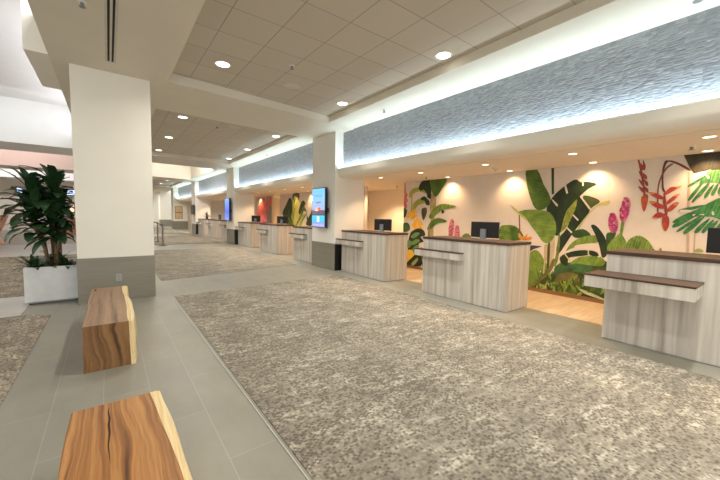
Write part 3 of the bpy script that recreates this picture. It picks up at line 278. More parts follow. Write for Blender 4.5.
 ([(1.788,1.817),(1.774,1.849),(1.751,1.826),(1.757,1.795)],(0.41486823805121636,0.1366624784168713,0.21963612602711455),(0.7543058873658479,0.2484772334852205,0.39933841095839007),None,0,0,60),
 ([(1.77,1.813),(1.756,1.845),(1.733,1.822),(1.739,1.791)],(0.55,0.18797193469385276,0.302097752186549),(1,0.3417671539888232,0.54926864033918),None,0,0,60),
 ([(1.753,1.81),(1.739,1.841),(1.716,1.818),(1.722,1.787)],(0.3618457760354429,0.11919625563520472,0.1915654108422933),(0.6579014109735325,0.2167204647912813,0.3483007469859878),None,0,0,60),
 ([(1.738,1.806),(1.724,1.837),(1.701,1.815),(1.707,1.784)],(0.2334687007685102,0.018828121029718564,0.09037498094264909),(0.4244885468518367,0.03423294732676102,0.1643181471684529),None,0,0,60),
 ([(1.783,1.852),(1.769,1.884),(1.746,1.861),(1.752,1.83)],(0.36029514822639025,0.1186854605922227,0.19074449023750073),(0.6550820876843458,0.21579174653131397,0.3468081640681831),None,0,0,60),
 ([(1.769,1.849),(1.755,1.88),(1.732,1.858),(1.738,1.826)],(0.29980318929399324,0.09875869764978601,0.15871933550858464),(0.5450967078072604,0.17956126845415638,0.2885806100156084),None,0,0,60),
 ([(1.753,1.846),(1.739,1.877),(1.716,1.854),(1.722,1.823)],(0.21068923105535237,0.016991067020592936,0.08155712169884607),(0.38307132919154974,0.03089284912835079,0.14828567581608376),None,0,0,60),
 ([(1.743,1.843),(1.729,1.874),(1.706,1.852),(1.712,1.821)],(0.38902846468222024,0.1281505530717902,0.20595624600823426),(0.7073244812404004,0.2330010055850731,0.37446590183315315),None,0,0,60),
 ([(5.345,0.999),(5.322,1.034),(5.286,1.013),(5.297,0.979)],(0.3951292458465614,0.06585487430776023,0.12073393623089378),(0.7184168106301115,0.1197361351050186,0.2195162476925341),None,0,0,60),
 ([(5.327,0.999),(5.304,1.033),(5.269,1.012),(5.28,0.979)],(0.33088465311218074,0.05514744218536345,0.10110364400649967),(0.601608460203965,0.10026807670066082,0.18382480728454484),None,0,0,60),
 ([(5.308,0.998),(5.285,1.033),(5.25,1.012),(5.261,0.978)],(0.4742583585977807,0.19401478306272846,0.22635058023984986),(0.8622879247232376,0.3527541510231426,0.4115465095269997),None,0,0,60),
 ([(5.278,0.998),(5.255,1.032),(5.22,1.012),(5.231,0.978)],(0.3203804442700975,0.13106472720140352,0.15290884840163746),(0.5825098986729045,0.23829950400255184,0.27801608800297717),None,0,0,60),
 ([(5.358,1.04),(5.334,1.075),(5.299,1.054),(5.31,1.02)],(0.42020839693750517,0.07003473282291753,0.12839701017534882),(0.7640152671591003,0.12733587785985004,0.2334491094097251),None,0,0,60),
 ([(5.322,1.039),(5.298,1.074),(5.263,1.053),(5.274,1.019)],(0.44217526461588064,0.07369587743598012,0.1351091086326302),(0.8039550265743284,0.13399250442905475,0.24565292478660036),None,0,0,60),
 ([(5.3,1.039),(5.277,1.073),(5.242,1.052),(5.253,1.019)],(0.47311883119912784,0.07885313853318797,0.1445640873108446),(0.8602160567256869,0.14336934278761448,0.26284379511062655),None,0,0,60),
 ([(5.271,1.038),(5.248,1.073),(5.213,1.052),(5.224,1.018)],(0.4292722099902918,0.1756113586323921,0.20487991840445746),(0.780494927255076,0.319293379331622,0.372508942553559),None,0,0,60),
 ([(5.354,1.081),(5.331,1.115),(5.296,1.094),(5.306,1.06)],(0.45795632223563687,0.187345768187306,0.21857006288519032),(0.8326478586102488,0.3406286694314654,0.39740011433670963),None,0,0,60),
 ([(5.325,1.08),(5.301,1.114),(5.266,1.093),(5.277,1.059)],(0.32298093518105236,0.13212856439224868,0.1541499917909568),(0.5872380639655497,0.24023375344045214,0.28027271234719414),None,0,0,60),
 ([(5.294,1.079),(5.271,1.113),(5.236,1.092),(5.246,1.059)],(0.30685713116599267,0.12553246274972427,0.1464545398746783),(0.5579220566654411,0.228240841363135,0.26628098159032415),None,0,0,60),
 ([(5.265,1.078),(5.242,1.113),(5.207,1.092),(5.218,1.058)],(0.38611741654501336,0.06435290275750223,0.11798032172208742),(0.7020316664454788,0.11700527774091313,0.21450967585834074),None,0,0,60),
 ([(5.359,1.122),(5.336,1.156),(5.301,1.135),(5.311,1.101)],(0.33868557438315827,0.05644759573052638,0.10348725883929837),(0.6157919534239241,0.10263199223732068,0.18815865243508792),None,0,0,60),
 ([(5.328,1.121),(5.304,1.155),(5.269,1.134),(5.28,1.1)],(0.35368380888398787,0.14468883090708592,0.16880363605826693),(0.6430614706981597,0.2630706016492471,0.30691570192412165),None,0,0,60),
 ([(5.289,1.119),(5.266,1.154),(5.231,1.132),(5.242,1.099)],(0.43092802774549926,0.0718213379575832,0.1316724529222359),(0.7835055049918168,0.13058425083196945,0.2394044598586107),None,0,0,60),
 ([(5.252,1.118),(5.229,1.152),(5.194,1.131),(5.205,1.098)],(0.36849605792132917,0.15074838733145282,0.17587311855336163),(0.6699928325842348,0.27408797696627785,0.3197693064606575),None,0,0,60),
 ([(5.364,1.162),(5.341,1.197),(5.306,1.175),(5.316,1.142)],(0.55,0.22817365824273114,0.26620260128318635),(1,0.4148611968049657,0.48400472960579327),None,0,0,60),
 ([(5.326,1.161),(5.303,1.195),(5.268,1.174),(5.278,1.14)],(0.335404835938909,0.1372110692477355,0.16007958078902476),(0.6098269744343799,0.24947467135951906,0.29105378325277226),None,0,0,60),
 ([(5.283,1.16),(5.26,1.194),(5.225,1.172),(5.235,1.139)],(0.24731530784022962,0.0412192179733716,0.07556856628451461),(0.44966419607314473,0.07494403267885745,0.137397393244572),None,0,0,60),
 ([(5.244,1.158),(5.222,1.192),(5.187,1.171),(5.198,1.138)],(0.5161858320321403,0.21116693128587555,0.2463614198335215),(0.9385196946038913,0.38393987506522825,0.4479298542427663),None,0,0,60),
 ([(5.367,1.203),(5.344,1.237),(5.309,1.216),(5.32,1.182)],(0.4427572710286845,0.07379287850478075,0.1352869439254314),(0.8050132200521536,0.13416887000869226,0.2459762616826025),None,0,0,60),
 ([(5.32,1.201),(5.297,1.235),(5.262,1.214),(5.273,1.18)],(0.55,0.22988346454870404,0.26819737530682136),(1,0.4179699355430982,0.48763159146694784),None,0,0,60),
 ([(5.277,1.2),(5.254,1.234),(5.219,1.212),(5.23,1.179)],(0.33449445769536146,0.05574907628256024,0.10220663985136046),(0.6081717412642935,0.10136195687738225,0.1858302542752008),None,0,0,60),
 ([(5.238,1.198),(5.215,1.232),(5.181,1.211),(5.191,1.178)],(0.3886105976852081,0.06476843294753469,0.11874212707048026),(0.7065647230640147,0.11776078717733579,0.2158947764917823),None,0,0,60),
 ([(5.355,1.243),(5.332,1.277),(5.297,1.256),(5.307,1.222)],(0.3192586799643862,0.053209779994064364,0.09755126332245134),(0.5804703272079749,0.09674505453466248,0.17736593331354789),None,0,0,60),
 ([(5.319,1.242),(5.295,1.276),(5.26,1.254),(5.271,1.221)],(0.33614218466881857,0.05602369744480309,0.102710111982139),(0.611167608488761,0.10186126808146015,0.18674565814934363),None,0,0,60),
 ([(5.278,1.24),(5.255,1.274),(5.22,1.252),(5.23,1.219)],(0.4159583301387078,0.17016477142038045,0.19852556665711052),(0.7562878729794686,0.3093904934916008,0.36095557574020093),None,0,0,60),
 ([(5.24,1.239),(5.217,1.272),(5.182,1.251),(5.193,1.218)],(0.55,0.23770443416613357,0.2773218398604892),(1,0.432189880302061,0.5042215270190712),None,0,0,60),
 ([(5.342,1.283),(5.319,1.317),(5.284,1.295),(5.294,1.262)],(0.459251641274455,0.18787567143045886,0.21918828333553533),(0.8350029841353727,0.3415921298735615,0.3985241515191551),None,0,0,60),
 ([(5.313,1.282),(5.29,1.316),(5.255,1.294),(5.265,1.261)],(0.4771326713289438,0.19519063827093158,0.22772241131608684),(0.8675139478708069,0.35489206958351194,0.41404074784743056),None,0,0,60),
 ([(5.279,1.28),(5.256,1.314),(5.221,1.292),(5.232,1.259)],(0.3107459209078412,0.05179098681797353,0.09495014249961815),(0.5649925834688021,0.09416543057813369,0.17263662272657845),None,0,0,60),
 ([(5.251,1.279),(5.229,1.313),(5.194,1.291),(5.205,1.258)],(0.40235578492225144,0.16460009383183014,0.19203344280380183),(0.7315559725859117,0.29927289787605477,0.3491517141887306),None,0,0,60),
 ([(5.331,1.323),(5.308,1.357),(5.273,1.335),(5.283,1.302)],(0.42150202407191106,0.07025033734531852,0.12879228513308394),(0.7663673164943837,0.1277278860823973,0.2341677911510617),None,0,0,60),
 ([(5.302,1.322),(5.279,1.355),(5.244,1.334),(5.255,1.3)],(0.3767888642409932,0.15414089900767902,0.1798310488422922),(0.6850706622563513,0.28025618001396185,0.32696554334962213),None,0,0,60),
 ([(5.283,1.321),(5.26,1.355),(5.226,1.333),(5.236,1.3)],(0.5274175886034143,0.21576174079230584,0.2517220309243568),(0.9589410701880258,0.39229407416782874,0.4576764198624668),None,0,0,60),
 ([(5.247,1.319),(5.224,1.353),(5.19,1.331),(5.2,1.298)],(0.55,0.23426350098643786,0.27330741781751083),(1,0.42593363815715973,0.49692257785001964),None,0,0,60),
 ([(5.32,1.363),(5.297,1.397),(5.262,1.375),(5.273,1.341)],(0.5227677010727245,0.21385951407520548,0.24950276642107305),(0.9504867292231354,0.3888354801367372,0.45364139349286003),None,0,0,60),
 ([(5.304,1.362),(5.281,1.396),(5.246,1.374),(5.257,1.341)],(0.45295084326061547,0.18529807224297906,0.21618108428347557),(0.8235469877465735,0.3369055858963255,0.39305651687904647),None,0,0,60),
 ([(5.281,1.361),(5.258,1.395),(5.224,1.373),(5.234,1.339)],(0.55,0.24423935666097074,0.28494591610446585),(1,0.4440715575654013,0.5180834838263015),None,0,0,60),
 ([(5.257,1.36),(5.234,1.393),(5.2,1.371),(5.21,1.338)],(0.23836192355420904,0.03972698725903485,0.07283280997489722),(0.43338531555310733,0.0722308859255179,0.13242329086344948),None,0,0,60),
 ([(5.317,1.403),(5.294,1.437),(5.259,1.415),(5.269,1.381)],(0.4958631981925219,0.20285312653330442,0.23666198095552182),(0.9015694512591307,0.36882386642418985,0.43029451082822145),None,0,0,60),
 ([(5.292,1.402),(5.268,1.435),(5.234,1.413),(5.244,1.38)],(0.39552257340647773,0.06592042890107962,0.12085411965197931),(0.7191319516481413,0.11985532527469021,0.21973476300359873),None,0,0,60),
 ([(5.282,1.401),(5.259,1.435),(5.225,1.413),(5.235,1.38)],(0.507092335523429,0.20744686453231187,0.24202134195436384),(0.9219860645880528,0.3771761173314761,0.44003880355338876),None,0,0,60),
 ([(5.259,1.4),(5.236,1.433),(5.201,1.411),(5.212,1.378)],(0.40806595042600946,0.16693607062882207,0.19475874906695909),(0.7419380916836535,0.3035201284160401,0.3541068164853801),None,0,0,60),
 ([(5.155,1.007),(5.133,1.041),(5.099,1.021),(5.109,0.988)],(0.31625624304898486,0.06149426948174706,0.10981119550311974),(0.5750113509981543,0.11180776269408556,0.19965671909658134),None,0,0,60),
 ([(5.132,1.008),(5.109,1.042),(5.075,1.021),(5.086,0.988)],(0.46855492790829867,0.09110790264883586,0.16269268330149259),(0.8519180507423612,0.16565073208879247,0.2958048787299865),None,0,0,60),
 ([(5.112,1.008),(5.089,1.042),(5.056,1.022),(5.066,0.989)],(0.43489395613321347,0.0845627136925693,0.151004845879588),(0.7907162838785698,0.15375038853194417,0.27455426523561455),None,0,0,60),
 ([(5.098,1.009),(5.076,1.043),(5.042,1.022),(5.052,0.989)],(0.4790759501927819,0.21292264453012527,0.24486104120964405),(0.8710471821686943,0.3871320809638641,0.4452018931084437),None,0,0,60),
 ([(5.157,1.043),(5.134,1.077),(5.1,1.056),(5.111,1.023)],(0.4249962853324924,0.08263816659242909,0.14756815462933764),(0.7727205187863497,0.1502512119862347,0.2683057356897048),None,0,0,60),
 ([(5.136,1.044),(5.114,1.077),(5.08,1.057),(5.09,1.024)],(0.46713165535468426,0.20761406904652632,0.23875617940350527),(0.8493302824630622,0.37748012553913873,0.43410214437000955),None,0,0,60),
 ([(5.112,1.044),(5.09,1.078),(5.056,1.057),(5.066,1.024)],(0.387330880875987,0.17214705816710535,0.19796911689217117),(0.7042379652290672,0.3129946512129188,0.35994384889485664),None,0,0,60),
 ([(5.081,1.045),(5.058,1.078),(5.025,1.058),(5.035,1.025)],(0.2857940725205482,0.05557106965677328,0.09923405295852371),(0.5196255864009968,0.1010383084668605,0.18042555083367945),None,0,0,60),
 ([(5.173,1.079),(5.15,1.113),(5.116,1.092),(5.126,1.058)],(0.4780085882959965,0.21244826146488735,0.24431550068462043),(0.869106524174539,0.38626956629979514,0.4442100012447644),None,0,0,60),
 ([(5.141,1.079),(5.119,1.113),(5.085,1.092),(5.095,1.059)],(0.35822359933263537,0.1592104885922824,0.18309206188112473),(0.651315635150246,0.2894736156223316,0.3328946579656813),None,0,0,60),
 ([(5.106,1.08),(5.084,1.113),(5.05,1.093),(5.06,1.06)],(0.519080025648505,0.23070223362155776,0.26530756866479144),(0.9437818648154636,0.41945860658465045,0.48237739757234804),None,0,0,60),
 ([(5.081,1.08),(5.059,1.114),(5.026,1.093),(5.036,1.06)],(0.4529512382452004,0.2013116614423113,0.231508410658658),(0.8235477059003643,0.36602120262238413,0.42092438301574175),None,0,0,60),
 ([(5.172,1.114),(5.15,1.148),(5.116,1.127),(5.126,1.094)],(0.39946009537895744,0.17753782016842554,0.20416849319368935),(0.7262910825071953,0.32279603666986456,0.37121544217034425),None,0,0,60),
 ([(5.139,1.115),(5.117,1.149),(5.083,1.128),(5.093,1.095)],(0.4761360461261021,0.09258200896896432,0.1653250160160077),(0.8657019020474583,0.16833092539811692,0.30059093821092303),None,0,0,60),
 ([(5.102,1.115),(5.08,1.149),(5.047,1.128),(5.057,1.095)],(0.45400114679604087,0.08827800076589686,0.15763928708195862),(0.825456630538256,0.16050545593799426,0.28661688560356113),None,0,0,60),
 ([(5.073,1.116),(5.05,1.149),(5.017,1.128),(5.027,1.096)],(0.287413961847605,0.05588604813703431,0.09979651453041839),(0.5225708397229181,0.10161099661278965,0.18144820823712435),None,0,0,60),
 ([(5.174,1.15),(5.151,1.184),(5.117,1.163),(5.128,1.13)],(0.34589199232723744,0.1537297743676611,0.17678924052281028),(0.628894531504068,0.27950868066847473,0.32143498276874594),None,0,0,60),
 ([(5.142,1.15),(5.12,1.184),(5.086,1.163),(5.096,1.13)],(0.5409080884843164,0.24040359488191843,0.27646413411420623),(0.9834692517896662,0.43709744523985167,0.5026620620258294),None,0,0,60),
 ([(5.103,1.151),(5.081,1.184),(5.047,1.163),(5.058,1.13)],(0.55,0.246931143702373,0.283970815257729),(1,0.44896571582249634,0.5163105731958708),None,0,0,60),
 ([(5.071,1.151),(5.049,1.184),(5.015,1.164),(5.025,1.131)],(0.55,0.26883685944973057,0.3091623883671902),(1,0.488794289908601,0.5621134333948912),None,0,0,60),
 ([(5.157,1.186),(5.134,1.219),(5.1,1.198),(5.111,1.165)],(0.2641953326347299,0.051371314678975266,0.0917344904981701),(0.4803551502449634,0.09340239032540956,0.16678998272394563),None,0,0,60),
 ([(5.14,1.186),(5.117,1.22),(5.083,1.198),(5.094,1.165)],(0.2907320418077929,0.0565312303515153,0.10094862562770589),(0.5286037123778052,0.10278405518457326,0.18354295568673795),None,0,0,60),
 ([(5.109,1.186),(5.087,1.22),(5.054,1.199),(5.064,1.166)],(0.5159509686928032,0.22931154164124587,0.26370827288743276),(0.9380926703505512,0.4169300757113561,0.47946958706805953),None,0,0,60),
 ([(5.087,1.186),(5.065,1.22),(5.031,1.199),(5.042,1.166)],(0.426744558708016,0.18966424831467377,0.21811388556187483),(0.7758991976509381,0.34484408784486137,0.3965707010215906),None,0,0,60),
 ([(5.154,1.222),(5.132,1.255),(5.098,1.234),(5.108,1.201)],(0.33482129790954085,0.1488094657375737,0.17113088559820974),(0.6087659961991652,0.2705626649774067,0.3111470647240177),None,0,0,60),
 ([(5.134,1.222),(5.111,1.255),(5.077,1.234),(5.088,1.201)],(0.41359049458984476,0.08042037394802538,0.14360781062147387),(0.7519827174360814,0.1462188617236825,0.2611051102208616),None,0,0,60),
 ([(5.107,1.222),(5.085,1.255),(5.051,1.234),(5.061,1.201)],(0.4808504501558875,0.09349869864142259,0.16696196185968318),(0.8742735457379772,0.1699976338934956,0.3035672033812421),None,0,0,60),
 ([(5.088,1.222),(5.066,1.255),(5.033,1.234),(5.043,1.201)],(0.4232505600553678,0.08229872001076598,0.14696200001922494),(0.7695464728279414,0.14963403638321085,0.2672036363985908),None,0,0,60),
 ([(5.148,1.257),(5.126,1.291),(5.092,1.269),(5.102,1.236)],(0.3608981139224595,0.07017463326270047,0.1253118451119651),(0.6561783889499263,0.12759024229581903,0.2278397183853911),None,0,0,60),
 ([(5.127,1.257),(5.105,1.29),(5.071,1.269),(5.081,1.236)],(0.47399419801273995,0.09216553850247723,0.1645813187544236),(0.8618076327504363,0.1675737063681404,0.29923876137167926),None,0,0,60),
 ([(5.116,1.257),(5.094,1.29),(5.06,1.269),(5.071,1.236)],(0.4574764078629718,0.20332284793909855,0.23382127512996334),(0.8317752870235849,0.3696779053438155,0.42512959114538784),None,0,0,60),
 ([(5.096,1.257),(5.074,1.29),(5.04,1.269),(5.051,1.236)],(0.3857802035546729,0.07501281735785308,0.13395145956759477),(0.7014185519175871,0.13638694065064194,0.24354810830471774),None,0,0,60),
],
'B': [
 ([(15.566,1.545),(15.153,1.954),(14.734,2.295),(14.415,2.04),(14.498,1.451),(14.723,1.098),(15.244,1.29)],(0.008,0.018,0.008),(0.02,0.05,0.015),[(14.839,1.095),(14.849,2.249)],0.7,1,60),
 ([(14.441,2.354),(14.2,2.48),(13.733,2.441),(13.811,2.028),(14.193,1.842),(14.392,1.942)],(0.008,0.018,0.008),(0.1,0.1,0.03),None,0,1,60),
 ([(14.722,0.998),(14.499,1.549),(14.025,2.262),(13.855,2.143),(14.017,1.551),(14.183,0.947)],(0.1,0.2,0.022),(0.46,0.46,0.08),[(14.404,0.959),(13.94,2.221)],0.6,1,60),
 ([(14.226,0.945),(13.953,1.552),(13.524,2.059),(13.201,1.831),(13.434,1.461),(13.756,0.962)],(0.46,0.46,0.08),(0.62,0.6,0.24),[(14.01,0.972),(13.442,2.02)],0.6,1,60),
 ([(13.806,1.648),(13.444,2.113),(13.126,1.995),(13.32,1.833),(13.638,1.506)],(0.02,0.05,0.015),(0.04,0.105,0.012),None,0,1,60),
 ([(15.002,0.989),(15.148,1.342),(15.441,1.493),(14.911,1.396),(14.584,1.002)],(0.04,0.105,0.012),(0.24,0.36,0.06),None,0,1,60),
 ([(13.714,0.963),(13.473,1.367),(13.197,1.555),(13.311,1.276),(13.508,0.971)],(0.24,0.36,0.06),(0.62,0.6,0.24),None,0,1,60),
 ([(13.072,1.051),(12.848,1.376),(12.482,1.647),(12.371,1.471),(12.472,1.07)],(0.008,0.018,0.008),(0.04,0.105,0.012),[(12.937,1.055),(12.481,1.603)],0.7,1,60),
 ([(13.199,1.647),(13.519,1.741),(13.28,1.851),(13.004,1.647)],(0.04,0.105,0.012),(0.24,0.36,0.06),None,0,1,60),
 ([(14.426,0.938),(14.883,1.487),(15.011,2.052),(14.652,1.489),(14.337,0.941)],(0.02,0.05,0.015),(0.04,0.105,0.012),[(14.381,0.94),(15.011,2.052)],0.5,1,60),
 ([(14.315,0.942),(14.415,1.564),(14.328,2.184),(14.195,1.565),(14.226,0.945)],(0.1,0.2,0.022),(0.46,0.46,0.08),[(14.27,0.944),(14.328,2.184)],0.5,1,60),
 ([(14.205,0.946),(14.049,1.6),(13.814,2.236),(13.836,1.6),(14.117,0.949)],(0.46,0.46,0.08),(0.62,0.6,0.24),[(14.161,0.947),(13.814,2.236)],0.5,1,60),
 ([(14.139,0.948),(13.632,1.459),(13.203,1.942),(13.429,1.461),(14.053,0.951)],(0.04,0.105,0.012),(0.24,0.36,0.06),[(14.096,0.95),(13.203,1.942)],0.5,1,60),
 ([(14.053,0.951),(13.402,1.311),(12.928,1.647),(13.243,1.314),(13.967,0.954)],(0.04,0.105,0.012),(0.24,0.36,0.06),[(14.01,0.953),(12.928,1.647)],0.5,1,60),
 ([(14.538,0.934),(15.191,1.331),(15.443,1.752),(14.953,1.335),(14.448,0.937)],(0.008,0.018,0.008),(0.04,0.105,0.012),[(14.493,0.936),(15.443,1.752)],0.5,1,60),
 ([(13.967,0.954),(13.648,1.236),(13.355,1.508),(13.484,1.24),(13.882,0.957)],(0.46,0.46,0.08),(0.62,0.6,0.24),[(13.924,0.956),(13.355,1.508)],0.5,1,60),
 ([(14.629,0.931),(15.113,1.139),(15.293,1.361),(14.923,1.143),(14.538,0.934)],(0.04,0.105,0.012),(0.24,0.36,0.06),[(14.584,0.932),(15.293,1.361)],0.5,1,60),
 ([(14.359,0.94),(14.217,1.443),(14.021,1.936),(14.044,1.445),(14.27,0.944)],(0.62,0.6,0.24),(0.46,0.46,0.08),[(14.315,0.942),(14.021,1.936)],0.5,1,60),
 ([(12.785,0.996),(12.98,1.25),(13.002,1.51),(12.828,1.254),(12.71,0.999)],(0.008,0.018,0.008),(0.04,0.105,0.012),[(12.747,0.998),(13.002,1.51)],0.5,1,60),
 ([(12.691,1.0),(12.666,1.369),(12.556,1.736),(12.519,1.371),(12.617,1.002)],(0.008,0.018,0.008),(0.04,0.105,0.012),[(12.654,1.001),(12.556,1.736)],0.5,1,60),
],
'C': [
 ([(19.23,2.455),(16.923,2.444),(16.923,0.927),(19.245,0.853)],(0.55,0.48,0.42),(0.6,0.52,0.46),None,0,0,60),
 ([(17.682,2.449),(16.923,2.444),(16.923,0.927),(17.748,0.901)],(0.22,0.18,0.16),(0.42,0.36,0.33),[(17.626,0.905),(17.037,2.426)],0.8,0,60),
 ([(19.038,0.921),(18.897,1.65),(18.24,2.375),(17.866,2.318),(18.18,1.65),(18.247,0.944)],(0.62,0.06,0.07),(0.85,0.28,0.26),[(19.038,0.921),(18.24,2.375)],0.7,1,60),
 ([(18.408,0.939),(18.179,1.767),(17.503,2.33),(17.267,2.211),(17.624,1.65),(17.748,0.959)],(0.62,0.06,0.07),(0.85,0.28,0.26),[(18.408,0.939),(17.503,2.33)],0.7,1,60),
 ([(19.035,1.286),(19.099,1.772),(18.629,2.008),(18.501,1.531),(18.635,1.052)],(0.62,0.06,0.07),(0.85,0.28,0.26),[(19.035,1.286),(18.629,2.008)],0.7,1,60),
 ([(18.054,1.65),(17.623,2.22),(16.98,2.402),(17.037,2.094),(17.504,1.65)],(0.62,0.06,0.07),(0.85,0.28,0.26),[(18.054,1.65),(16.98,2.402)],0.7,1,60),
 ([(18.736,0.869),(18.568,1.233),(18.118,1.358),(17.808,1.188),(17.809,0.899)],(0.75,0.1,0.22),(0.9,0.4,0.5),None,0,1,60),
],
}

# lamp powers
P_DOWN = 22; P_WALL = 44; P_DESK = 86; P_COVE = 7.8; P_LOB = 145; P_WORLD = 1.9; EXPOSURE = 0.1


# ------------------------------------------------------------------ materials
def nodes_mat(name):
    m = bpy.data.materials.new(name); m.use_nodes = True
    nt = m.node_tree; b = nt.nodes['Principled BSDF']
    return m, nt, b
def N(nt, t, **kw):
    n = nt.nodes.new(t)
    for k, v in kw.items():
        if hasattr(n, k): setattr(n, k, v)
        else: n.inputs[k].default_value = v
    return n
def col(c): return (c[0], c[1], c[2], 1)
def ramp(nt, fac, stops, interp='LINEAR'):
    r = nt.nodes.new('ShaderNodeValToRGB'); r.color_ramp.interpolation = interp
    el = r.color_ramp.elements
    while len(el) < len(stops): el.new(.5)
    for e, (p, c) in zip(el, stops): e.position = p; e.color = col(c)
    nt.links.new(fac, r.inputs[0]); return r.outputs[0]
def mapping(nt, scale=(1,1,1), loc=(0,0,0), rot=(0,0,0), src='Object'):
    tc = nt.nodes.new('ShaderNodeTexCoord'); mp = nt.nodes.new('ShaderNodeMapping')
    mp.inputs['Scale'].default_value = scale; mp.inputs['Location'].default_value = loc; mp.inputs['Rotation'].default_value = rot
    nt.links.new(tc.outputs[src], mp.inputs[0]); return mp.outputs[0]
def plain(name, c, rough=.5, metal=0, var=.06, scale=6, spec=.5):
    m, nt, b = nodes_mat(name)
    n = N(nt, 'ShaderNodeTexNoise', **{'Scale': scale, 'Detail': 4.0}); nt.links.new(mapping(nt), n.inputs[0])
    lo = [x*(1-var) for x in c]; hi = [min(1, x*(1+var)) for x in c]
    nt.links.new(ramp(nt, n.outputs[0], [(.3, lo), (.7, hi)]), b.inputs['Base Color'])
    b.inputs['Roughness'].default_value = rough; b.inputs['Metallic'].default_value = metal
    b.inputs['Specular IOR Level'].default_value = spec
    return m
def emit(name, c, s):
    m, nt, b = nodes_mat(name)
    b.inputs['Base Color'].default_value = col((.8,.8,.8)); b.inputs['Emission Color'].default_value = col(c); b.inputs['Emission Strength'].default_value = s
    return m
def mathn(nt, op, a, b=None, c=None):
    n = nt.nodes.new('ShaderNodeMath'); n.operation = op
    for i, v in enumerate((a, b, c)):
        if v is None: continue
        if isinstance(v, (int, float)): n.inputs[i].default_value = v
        else: nt.links.new(v, n.inputs[i])
    return n.outputs[0]
def mixc(nt, fac, a, b, mode='MIX'):
    n = nt.nodes.new('ShaderNodeMix'); n.data_type = 'RGBA'; n.blend_type = mode
    for s, v in ((n.inputs[0], fac), (n.inputs[6], a), (n.inputs[7], b)):
        if isinstance(v, (int, float)): s.default_value = v
        elif isinstance(v, tuple): s.default_value = col(v)
        else: nt.links.new(v, s)
    return n.outputs[2]

def mat_floor_tile():
    m, nt, b = nodes_mat('floor_tile')
    v = mapping(nt, loc=(0.845, 0, 0))
    # rows run along the hall: swap x and y
    sp = N(nt, 'ShaderNodeSeparateXYZ'); nt.links.new(mapping(nt, loc=(-.846+.306*40, 20, 0)), sp.inputs[0])
    cb = N(nt, 'ShaderNodeCombineXYZ'); nt.links.new(sp.outputs[1], cb.inputs[0]); nt.links.new(sp.outputs[0], cb.inputs[1])
    br = N(nt, 'ShaderNodeTexBrick', offset=.5, **{'Scale': 1.0, 'Mortar Size': .0028, 'Mortar Smooth': .2, 'Brick Width': 1.22, 'Row Height': .306, 'Bias': 0.0})
    nt.links.new(cb.outputs[0], br.inputs[0])
    br.inputs['Color1'].default_value = col((.282,.270,.222)); br.inputs['Color2'].default_value = col((.295,.283,.233)); br.inputs['Mortar'].default_value = col((.37,.36,.315))
    n = N(nt, 'ShaderNodeTexNoise', **{'Scale': 2.2, 'Detail': 6.0, 'Roughness': .6}); nt.links.new(mapping(nt, scale=(1, .5, 1)), n.inputs[0])
    cl = ramp(nt, n.outputs[0], [(.3, (.84,.84,.84)), (.7, (1.08,1.08,1.08))])
    nt.links.new(mixc(nt, 1.0, br.outputs[0], cl, 'MULTIPLY'), b.inputs['Base Color'])
    b.inputs['Roughness'].default_value = .38
    return m
